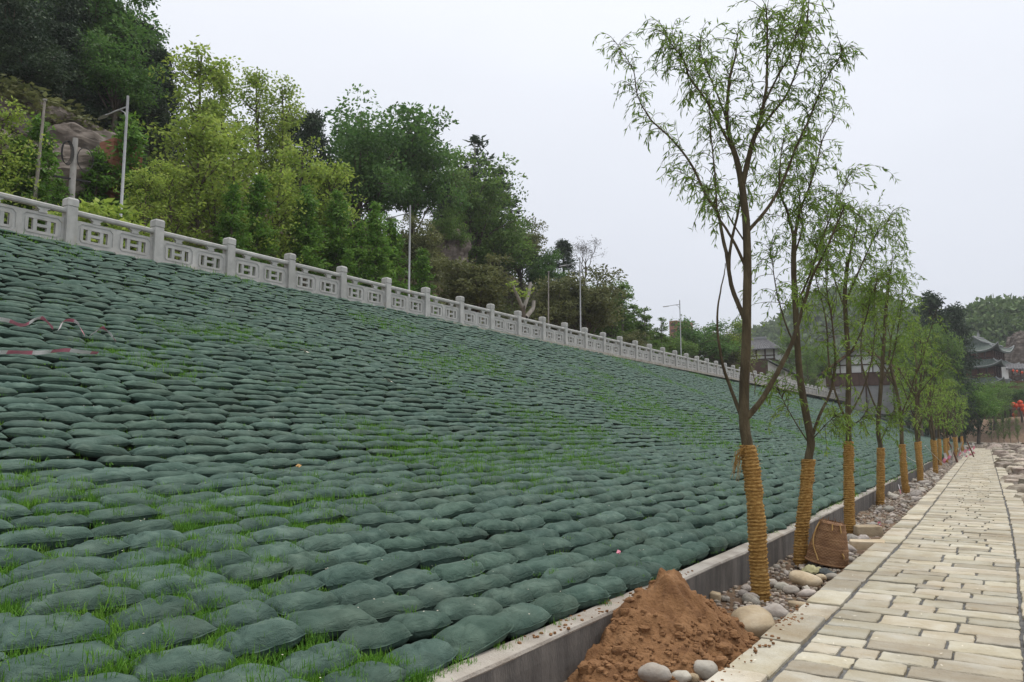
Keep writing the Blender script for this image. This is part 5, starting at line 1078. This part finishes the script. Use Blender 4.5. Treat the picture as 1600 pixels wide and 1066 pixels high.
# ---- tiered pavilion
Yp = 150.0; pc = PX(1534, 603, Yp); pg = empty('tiered_pavilion', (pc[0], Yp, 2.0), R_(-16)); tag(pg, 'dark tiered pavilion with upturned green tiled roofs and pale ridges', 'pavilion')
ppm = F_PX / (Yp * math.cos(YAW) + abs(pc[0]) * math.sin(YAW)); zp = lambda py: PX(1534, py, Yp)[2] - 2.0
def curved_roof(z0, ho, hi_, h, lift, name='roof'):
    g = MB(); rg = MB(); nt_, nu_ = 8, 24; t = np.linspace(0, 1, nt_ + 1); u = np.linspace(-1, 1, nu_ + 1)
    for q in range(4):
        A, B = np.meshgrid(u, t, indexing='ij'); half = ho + (hi_ - ho) * B; Z = z0 + h * B ** 1.35 + lift * np.abs(A) ** 4 * (1 - B) ** 2.2; ext = 1 + .05 * np.abs(A) ** 4 * (1 - B)
        P = np.stack([A * half * ext, -half * ext, Z], -1); an = q * math.pi / 2; Rz = np.array([[math.cos(an), -math.sin(an), 0], [math.sin(an), math.cos(an), 0], [0, 0, 1]])
        P = P @ Rz.T; g.grid(P[:, ::-1]); Q = P.copy(); Q[..., 2] -= .25; g.grid(Q); g.grid(np.stack([P[:, 0], Q[:, 0]], 1)); rg.tube(P[-1] + [0, 0, .06], .10, 5); rg.tube(P[:, 0] + [0, 0, .02], .07, 4)
    o = obj(name, g, M['roofgreen'], pg, smooth=True); obj('ridge', rg, M['ridge'], o)
w1, w2, w3 = 36 / ppm, 40 / ppm, 42 / ppm
tiers = [(zp(603), zp(592), w3, w3 * .70), (zp(576), zp(564), w2, w2 * .68), (zp(552), zp(541), w1, w1 * .60)]
for i, (za, zb_, ho, hi_) in enumerate(tiers): curved_roof(za, ho, hi_, zb_ - za, .9 if i < 2 else 1.2)
for i, (z0, z1, hw_) in enumerate([(0, zp(602), w3 * .74), (zp(593), zp(575), w3 * .66), (zp(565), zp(551), w2 * .64)]):
    g = MB(); g.box((0, 0, (z0 + z1) / 2), (hw_ * 1.84, hw_ * 1.84, z1 - z0)); obj('wall', g, M['redtimber'], pg)
    for q in range(4):
        for f in np.linspace(-1, 1, 6)[:-1]:
            x, y = f * hw_, -hw_; an = q * math.pi / 2; g = MB(); g.lathe([(.16, z0), (.16, z1)], 8, (x * math.cos(an) - y * math.sin(an), x * math.sin(an) + y * math.cos(an), 0)); obj('column', g, M['timber'], pg)
        for zz2 in (z0 + .25 * (z1 - z0), z1 - .2):
            an = q * math.pi / 2; g = MB(); g.box((hw_ * .97 * math.sin(an), -hw_ * .97 * math.cos(an), zz2), (hw_ * 1.94, .14, .2), an); obj('beam', g, M['timber'], pg)
ht = tiers[2][3]; zt_ = tiers[2][1]; zr_ = zp(528)                    # gable on the top roof
g = MB(); g.add([(-ht * 1.1, -ht, zt_ - .05), (ht * 1.1, -ht, zt_ - .05), (0, -ht, zr_), (-ht * 1.1, ht, zt_ - .05), (ht * 1.1, ht, zt_ - .05), (0, ht, zr_)], [(0, 2, 5, 3), (2, 1, 4, 5)]); g.F.append(np.array([[0, 1, 2], [4, 3, 5]])); g.T.append(np.zeros(2)); top = obj('top_gable', g, M['roofgreen'], pg)
g = MB()
for y in (-ht, ht):
    for sg in (-1, 1): g.tube([(sg * ht * 1.25, y * 1.02, zt_ - .1), (sg * ht * .5, y * 1.02, zt_ + (zr_ - zt_) * .42), (0, y * 1.02, zr_ + .05)], .12, 6)
g.tube([(0, -ht * 1.05, zr_ + .1), (0, 0, zr_ + .02), (0, ht * 1.05, zr_ + .1)], .14, 6)
for y, h_ in ((-.35, 1.0), (.1, 1.25), (.5, .9)): g.tube([(0, y, zr_), (0, y, zr_ + h_)], [.12, .02], 6)
obj('finials', g, M['ridge'], top)
# gallery right of it, with lanterns
og = PX(1590, 600, 146); gal = empty('covered_gallery', (og[0], 146, 2.0)); tag(gal, 'covered gallery with white gable wall beside the tiered pavilion', 'building'); zq = lambda py: PX(1590, py, 146)[2] - 2.0
g = MB(); g.box((3.0, 2, zq(595) / 2), (8, 4, zq(595))); obj('base', g, M['redtimber'], gal)
g = MB(); g.box((-1.55, -.3, (zq(573) + zq(592)) / 2), (.9, .3, zq(573) - zq(592))); obj('white_wall', g, M['plaster'], gal)
for i in range(7): g = MB(); g.box((-.6 + i * 1.1, -.1, (zq(576) + zq(595)) / 2), (.16, .16, zq(576) - zq(595))); obj('post', g, M['timber'], gal)
g = MB(); g.box((3.0, -.1, zq(588)), (7.6, .1, .12)); obj('handrail', g, M['redtimber'], gal)
tiled_roof(gal, ((-1.4, -1.0, zq(576)), (7.5, -1.0, zq(580))), ((-1.4, 2.0, zq(566)), (7.5, 2.0, zq(570))), ribs=24)
def lantern(p, rr_, label):
    g = MB(); a = np.linspace(-1, 1, 9); g.lathe([(rr_ * .3, -rr_ * .95)] + [(rr_ * math.sqrt(max(0, 1 - q * q * .9)), q * rr_ * .85) for q in a] + [(rr_ * .3, rr_ * .95)], 12); o = empty('red_lantern', tuple(p)); obj('shade', g, M['lantern'], o, smooth=True)
    g = MB(); g.tube([(0, 0, -rr_ * .9), (0, 0, -rr_ * 1.6)], .05, 5); obj('tassel', g, M['lantern'], o); tag(o, label, 'lantern', 'red lanterns at the far right')
for i, (px, py, s_) in enumerate([(1583, 579, .17), (1589, 580, .17), (1597, 582, .17), (1571, 609, .2), (1580, 610, .2)]): lantern(PX(px, py, 144.5), s_, f'small red lantern by the tiered pavilion, {ordw(i + 1)} of five')
for i, (px, py, s_) in enumerate([(1583, 632, .34), (1588, 634, .34), (1596, 634, .36), (1599, 640, .36), (1585, 648, .30), (1594, 629, .34)]): lantern(PX(px, py, 127), s_, f'orange-red lantern in the low cluster at the right edge, {ordw(i + 1)} of six')
p = PX(1587, 628, 130); g = MB(); g.box((0, 0, -.2), (2.6, .3, 1.5)); o = obj('wall_panel', g, M['greyplaster'], loc=tuple(p)); tag(o, 'pale grey wall panel behind the orange-red lanterns', 'wall')
# ---- far brown tower
p = PX(1064, 502, 190); tw_ = empty('tower_block', (p[0], 190, 5)); tag(tw_, 'far brown tower block on the skyline beside a street lamp', 'building'); hgt = p[2] - 5
for dx, dh in ((-1.35, 0), (1.35, -.4)):
    g = MB(); g.box((dx, 0, (hgt + dh) / 2), (2.1, 4, hgt + dh)); b_ = obj('block', g, M['brick'], tw_)
    for k in range(5): g = MB(); g.box((dx, -2.03, hgt - 1.0 - k * 1.6), (1.2, .1, .7)); obj('window', g, M['timber'], b_)
g = MB(); g.box((0, .2, hgt / 2 - .5), (.8, 3, hgt - 1)); obj('link', g, M['greyplaster'], tw_)

# ================================================================ STREET LAMPS, POLES
def lamp(i, px, top, label):
    p = at_x(px, top, -22.0); o = empty('street_lamp', (-22.0, p[1], 5.88)); H = p[2] - 5.88; tag(o, label, 'street lamp', 'street lamps behind the balustrade')
    g = MB(); g.tube([(0, 0, 0), (0, 0, 1.2), (0, 0, 1.21), (0, 0, H)], [.07, .065, .048, .036], 10); obj('pole', g, M['lampmetal'], o, smooth=True)
    g = MB(); g.tube([(0, 0, H - .35), (-.6, -.05, H - .38), (-.95, -.08, H - .42)], [.025, .022, .02], 6); g.tube([(0, 0, H - .75), (-.12, 0, H - .5), (-.32, -.02, H - .38)], .016, 6); obj('arm', g, M['lampmetal'], o, smooth=True)
    g = MB(); q = np.linspace(0, 1, 8); w_ = .07 * np.sin(np.pi * (.12 + .8 * q)) + .015; V = [(-.9 - .5 * a, -.08 + s_ * b, H - .43 - .02 * a + zz3) for a, b in zip(q, w_) for s_, zz3 in ((-1, 0), (0, .05), (1, 0), (0, -.03))]
    g.add(V, [(4 * k + j, 4 * k + (j + 1) % 4, 4 * k + 4 + (j + 1) % 4, 4 * k + 4 + j) for k in range(7) for j in range(4)]); obj('lamp_head', g, M['lampmetal'], o)
lamp(0, 200, 150, 'nearest grey street lamp with single arm at the left'); lamp(1, 641, 321, 'second street lamp, left of the grey cliff'); lamp(2, 906, 402, 'third street lamp, in front of the bare grey tree'); lamp(3, 1062, 469, 'farthest street lamp, against the sky beside the brown tower')
p = at_x(117, 216, -23.5); up = empty('utility_pole', (-23.5, p[1], 5.88)); tag(up, 'grey concrete utility pole with coiled black cables at left', 'pole'); H = p[2] - 5.88
g = MB(); g.tube([(0, 0, 0), (0, .02, H)], [.13, .075], 12); obj('shaft', g, M['pole'], up, smooth=True)
g = MB(); a = np.linspace(0, 2 * np.pi, 40)
for k in range(4): g.tube(np.stack([.10 + 0 * a, -.28 + (.26 + .015 * k) * np.cos(a) * .55 + .02 * k, H - .55 + (.34 + .012 * k) * np.sin(a)], -1), .010, 5, cap=False)
obj('cable_coil', g, M['wire'], up)
g = MB(); g.tube(np.stack([.10 + 0 * a, .30 + .24 * np.cos(a), H - .60 + .36 * np.sin(a)], -1), .014, 5, cap=False); obj('cable_loop', g, M['wire'], up)
for zq_ in (H - 1.35, H - 2.0, H - 2.95): g = MB(); g.bar((.02, -.55, zq_), (.02, .55, zq_ + .12), .05); obj('crossbar', g, M['wire'], up)
for (px, py, X, lb) in ((67, 156, -24.5, 'mottled pale pole behind feathery trees at far left'), (856, 425, -22.5, 'thin grey pole behind the balustrade below the dark evergreen')):
    p = at_x(px, py, X); o = empty('pole', (X, p[1], 5.88)); g = MB(); H = p[2] - 5.88; g.tube([(0, 0, 0), (.04, -.03, H * .5), (.02, .05, H)], [.075, .06, .035] if px < 100 else [.05, .045, .03], 8); obj('shaft', g, M['trunkpale' if px != 157 else 'bark'], o, smooth=True)
    g = MB(); g.lathe([(.06, H - .02), (.065, H + .03), (.0, H + .05)], 8, (.02, .05, 0)); obj('top', g, M['pole'], o); tag(o, lb, 'pole')
# lopped tree behind the railing
p = at_x(818, 482, -21.2); lt = empty('lopped_tree', (-21.2, p[1], 5.88)); tag(lt, 'lopped tree of three cut stubs rising above the balustrade', 'tree')
q = lambda a, b: np.array(at_x(a, b, -21.2)) - [-21.2, p[1], 5.88]
for nm, pts, ra in (('trunk', [(0, 0, 0), q(817, 478)], (.16, .13)), ('stub', [q(817, 482), q(808, 462), q(800, 444)], (.10, .07)), ('stub', [q(818, 482), q(826, 460), q(829, 442)], (.11, .08)), ('stub', [q(822, 496), q(833, 482), q(834, 470)], (.12, .10))): g = MB(); g.tube(pts, np.linspace(*ra, len(pts)), 8); obj(nm, g, M['trunk'] if nm == 'trunk' else M['trunkpale'], lt, smooth=True)
g = MB(); C = np.array([q(800, 444), q(808, 455), q(818, 462), q(826, 455)]); clumps_to_leaves(g, C, np.full(4, .28), 40, .16, .1, np.random.default_rng(4)); tag(obj('sprouts', g, M['leaf_lime'], lt, tint=True), kind='stuff')
p = at_x(188, 262, -26.5); g = MB()
for k in range(14): g.box((0, 0, k * .16), (.9, 1.1, .145))
o = obj('brick_pier', g, M['brick'], loc=(p[0], p[1], p[2] - 1.3)); tag(o, 'weathered red brick pier half hidden behind the nearest lamp', 'pier')

# ================================================================ SMALL THINGS
def at_slope(px, py, lift=.1):
    d = ray(px, py)
    for i in range(len(PROF) - 1):
        a, b = PROF[i] - [0, CAMZ], PROF[i + 1] - [0, CAMZ]; e_ = b - a
        t_, k_ = np.linalg.solve(np.array([[d[0], -e_[0]], [d[2], -e_[1]]]), a)
        if t_ > 0 and 0 <= k_ <= 1: return d * t_ + [0, 0, CAMZ + lift]
def ribbon(pts3, w, label, name='barrier_tape', seg=.16, grp='red and white barrier tapes'):
    Q = smooth_poly(pts3, 8); L = np.r_[0, np.cumsum(np.linalg.norm(np.diff(Q, axis=0), axis=1))]; n_ = max(6, int(L[-1] / .025)); s_ = np.linspace(0, L[-1], n_); Q = np.stack([np.interp(s_, L, Q[:, a]) for a in range(3)], -1)
    T = nrm(np.gradient(Q, axis=0)); ang = .9 + .5 * vn(np.c_[s_ * 4, 0 * s_, 0 * s_], 3); S = nrm(np.cross(T, [0, 0, 1.0])); U_ = np.cross(S, T); D = S * np.cos(ang)[:, None] + U_ * np.sin(ang)[:, None]
    c = Q.mean(0); o = empty(name, tuple(c)); tag(o, label, 'tape', grp); A, B = Q - D * w / 2 - c, Q + D * w / 2 - c
    par = (s_ / seg).astype(int)
    for q in range(par[-2] + 1 if n_ > 2 else 1):
        ii = np.nonzero(par[:-1] == q)[0]
        if len(ii) == 0: continue
        jj = np.r_[ii, ii[-1] + 1]; g = MB(); g.grid(np.stack([A[jj], B[jj]], 1)); obj('red_band' if q % 2 else 'white_band', g, M['tape_r' if q % 2 else 'tape_w'], o)
ribbon([at_slope(a, b, l) for a, b, l in ((-30, 519, 0.21), (10, 522, 0.19), (35, 527, 0.17), (62, 521, 0.23), (82, 529, 0.15))], .06, 'crumpled red and white tape lying on the upper left sandbags', seg=.34)
ribbon([at_slope(a, b, l) for a, b, l in ((91, 533, 0.17), (99, 524, 0.22), (118, 526, 0.22), (131, 540, 0.15))], .06, 'arched red and white tape right of the longer upper piece', seg=.3)
ribbon([at_slope(a, b, l) for a, b, l in ((140, 541, 0.17), (150, 537, 0.19), (158, 534, 0.22), (168, 538, 0.19), (180, 548, 0.15))], .06, 'short red and white tape at the right end of the upper pieces', seg=.28)
ribbon([at_slope(a, b, l) for a, b, l in ((-30, 578, 0.20), (20, 576, 0.20), (60, 576, 0.20), (100, 572, 0.21), (125, 572, 0.19), (152, 571, 0.17))], .055, 'straight red and white tape across the left sandbags below the others', seg=.32)
for (px, py, w, lb) in ((607, 605, .22, 'cream paper scrap lying on the middle of the sandbag slope'), (476, 559, .20, 'white paper scrap on the upper sandbags left of centre'), (466, 748, .055, 'small orange fallen leaf on the lower sandbags'), (967, 886, .05, 'pink scrap on the bags just above the soil mound')):
    c = at_slope(px, py, .14); u = np.linspace(-1, 1, 6); A, B = np.meshgrid(u, u, indexing='ij'); q_ = np.stack([A * w / 2, B * w * .3, .02 * np.sin(A * 2 + B)], -1); g = MB(); g.grid(q_); q2 = q_.copy(); q2[..., 2] -= .002; g.grid(q2[::-1]); o = obj('litter_scrap', g, M['tape_r'] if 'pink' in lb else M['bamboo'] if 'leaf' in lb else M['paper'], loc=tuple(c), rot=(.25, .35, 1.9)); tag(o, lb, 'litter')
def gz(px, py, z): return at_z(px, py, z)
ribbon([gz(1372, 829, -.05), gz(1374, 826, .0) + [0, 0, .10], gz(1377, 828, -.05)], .05, 'scrap of red and white tape beside the pale squared block', seg=.07)
ribbon([at_y(1404, 757, 24.2), at_y(1406, 765, 24.1), at_y(1409, 776, 24.0), at_y(1412, 782, 24)], .06, 'red and white tape hanging at the fifth willow foot', seg=.16)
for i, (px, py, Y) in enumerate(((1476, 712, 42), (1483, 708, 46), (1498, 704, 54), (1507, 700, 59), (1514, 698, 64), (1520, 696, 70))):
    ribbon([at_y(px, py - 4, Y), at_y(px + 2, py + 3, Y), at_y(px - 1, py + 9, Y), at_y(px + 4, py + 14, Y)], .16, f'pink and white tape tied to a far willow, {ordw(i + 1)} of six going away', seg=.25)
def rope(a, b, sag, label, rr_=.008):
    a = np.array(a); b = np.array(b); t = np.linspace(0, 1, 14)[:, None]; P = a + (b - a) * t - np.c_[np.zeros((14, 2)), sag * 4 * t * (1 - t)]; g = MB(); g.tube(P - a, rr_, 5); g.lathe([(0, -.02), (.025, 0), (0, .02)], 6); o = obj('rope', g, M['rope'], loc=tuple(a)); tag(o, label, 'rope')
rope(at_y(1404, 702, 24.4), at_y(1432, 722, 30), .05, 'white rope strung between the fifth and sixth willows'); rope(at_y(1446, 697, 33.5), at_z(1489, 737, -.1), .05, 'white rope staked from the seventh willow down to the kerb'); rope(at_y(1433, 700, 30), at_y(1448, 742, 31), .03, 'white rope end hanging beside the sixth willow')
# timber props leaning on the far willows
for i, (a, b, c, d, Y) in enumerate(((1482, 690, 1497, 720, 48), (1503, 690, 1492, 718, 51), (1511, 690, 1522, 712, 60), (1488, 692, 1486, 722, 47))):
    A, B = at_y(a, b, Y), at_y(c, d, Y); B[2] = -.1; g = MB(); g.tube([B - B, (A - B) * .5 + [.02, 0, 0], A - B], [.05, .045, .035], 7); o = obj('wooden_prop', g, M['trunkpale' if i % 2 else 'redtimber'], loc=tuple(B), smooth=True); tag(o, f'wooden prop leaning against the far willows, {ordw(i + 1)} of four', 'prop')
# fallen willow leaves and pale specks on bags and path
r = np.random.default_rng(91); g = MB(); C = []
for _ in range(500):
    i = near[r.integers(300)]; C.append(BP[i] + [r.uniform(-.1, .1), r.uniform(-.22, .22), .072])
C = np.array(C); D = r.normal(0, 1, C.shape); D[:, 2] *= .1
cards(g, C, D, .016, .009, r, 0, up=8); C2 = np.c_[r.uniform(-1.6, .2, 160), 4.5 + 22 * r.random(160) ** 1.5, np.full(160, .022)]; D2 = r.normal(0, 1, C2.shape); D2[:, 2] = 0; cards(g, C2, D2, .04, .009, r, 0, up=12)
tag(obj('fallen_specks', g, M['paper']), 'pale seeds and fallen leaf bits on the bags and path', 'debris', kind='stuff')

# ================================================================ HAZE
g = MB(); g.box((50, 420, 36), (930, 1000, 80)); hz_ = bpy.data.materials.new('haze'); hz_.use_nodes = True; t_ = hz_.node_tree; t_.nodes.remove(t_.nodes['Principled BSDF'])
pv = t_.nodes.new('ShaderNodeVolumePrincipled'); pv.inputs['Color'].default_value = (.93, .955, 1.0, 1); pv.inputs['Density'].default_value = .00045; pv.inputs['Anisotropy'].default_value = .2
t_.links.new(pv.outputs[0], t_.nodes['Material Output'].inputs['Volume'])
USE_HAZE = True
if USE_HAZE: tag(obj('haze', g, hz_), 'thin pale haze in the air over the whole valley', 'haze', kind='stuff')
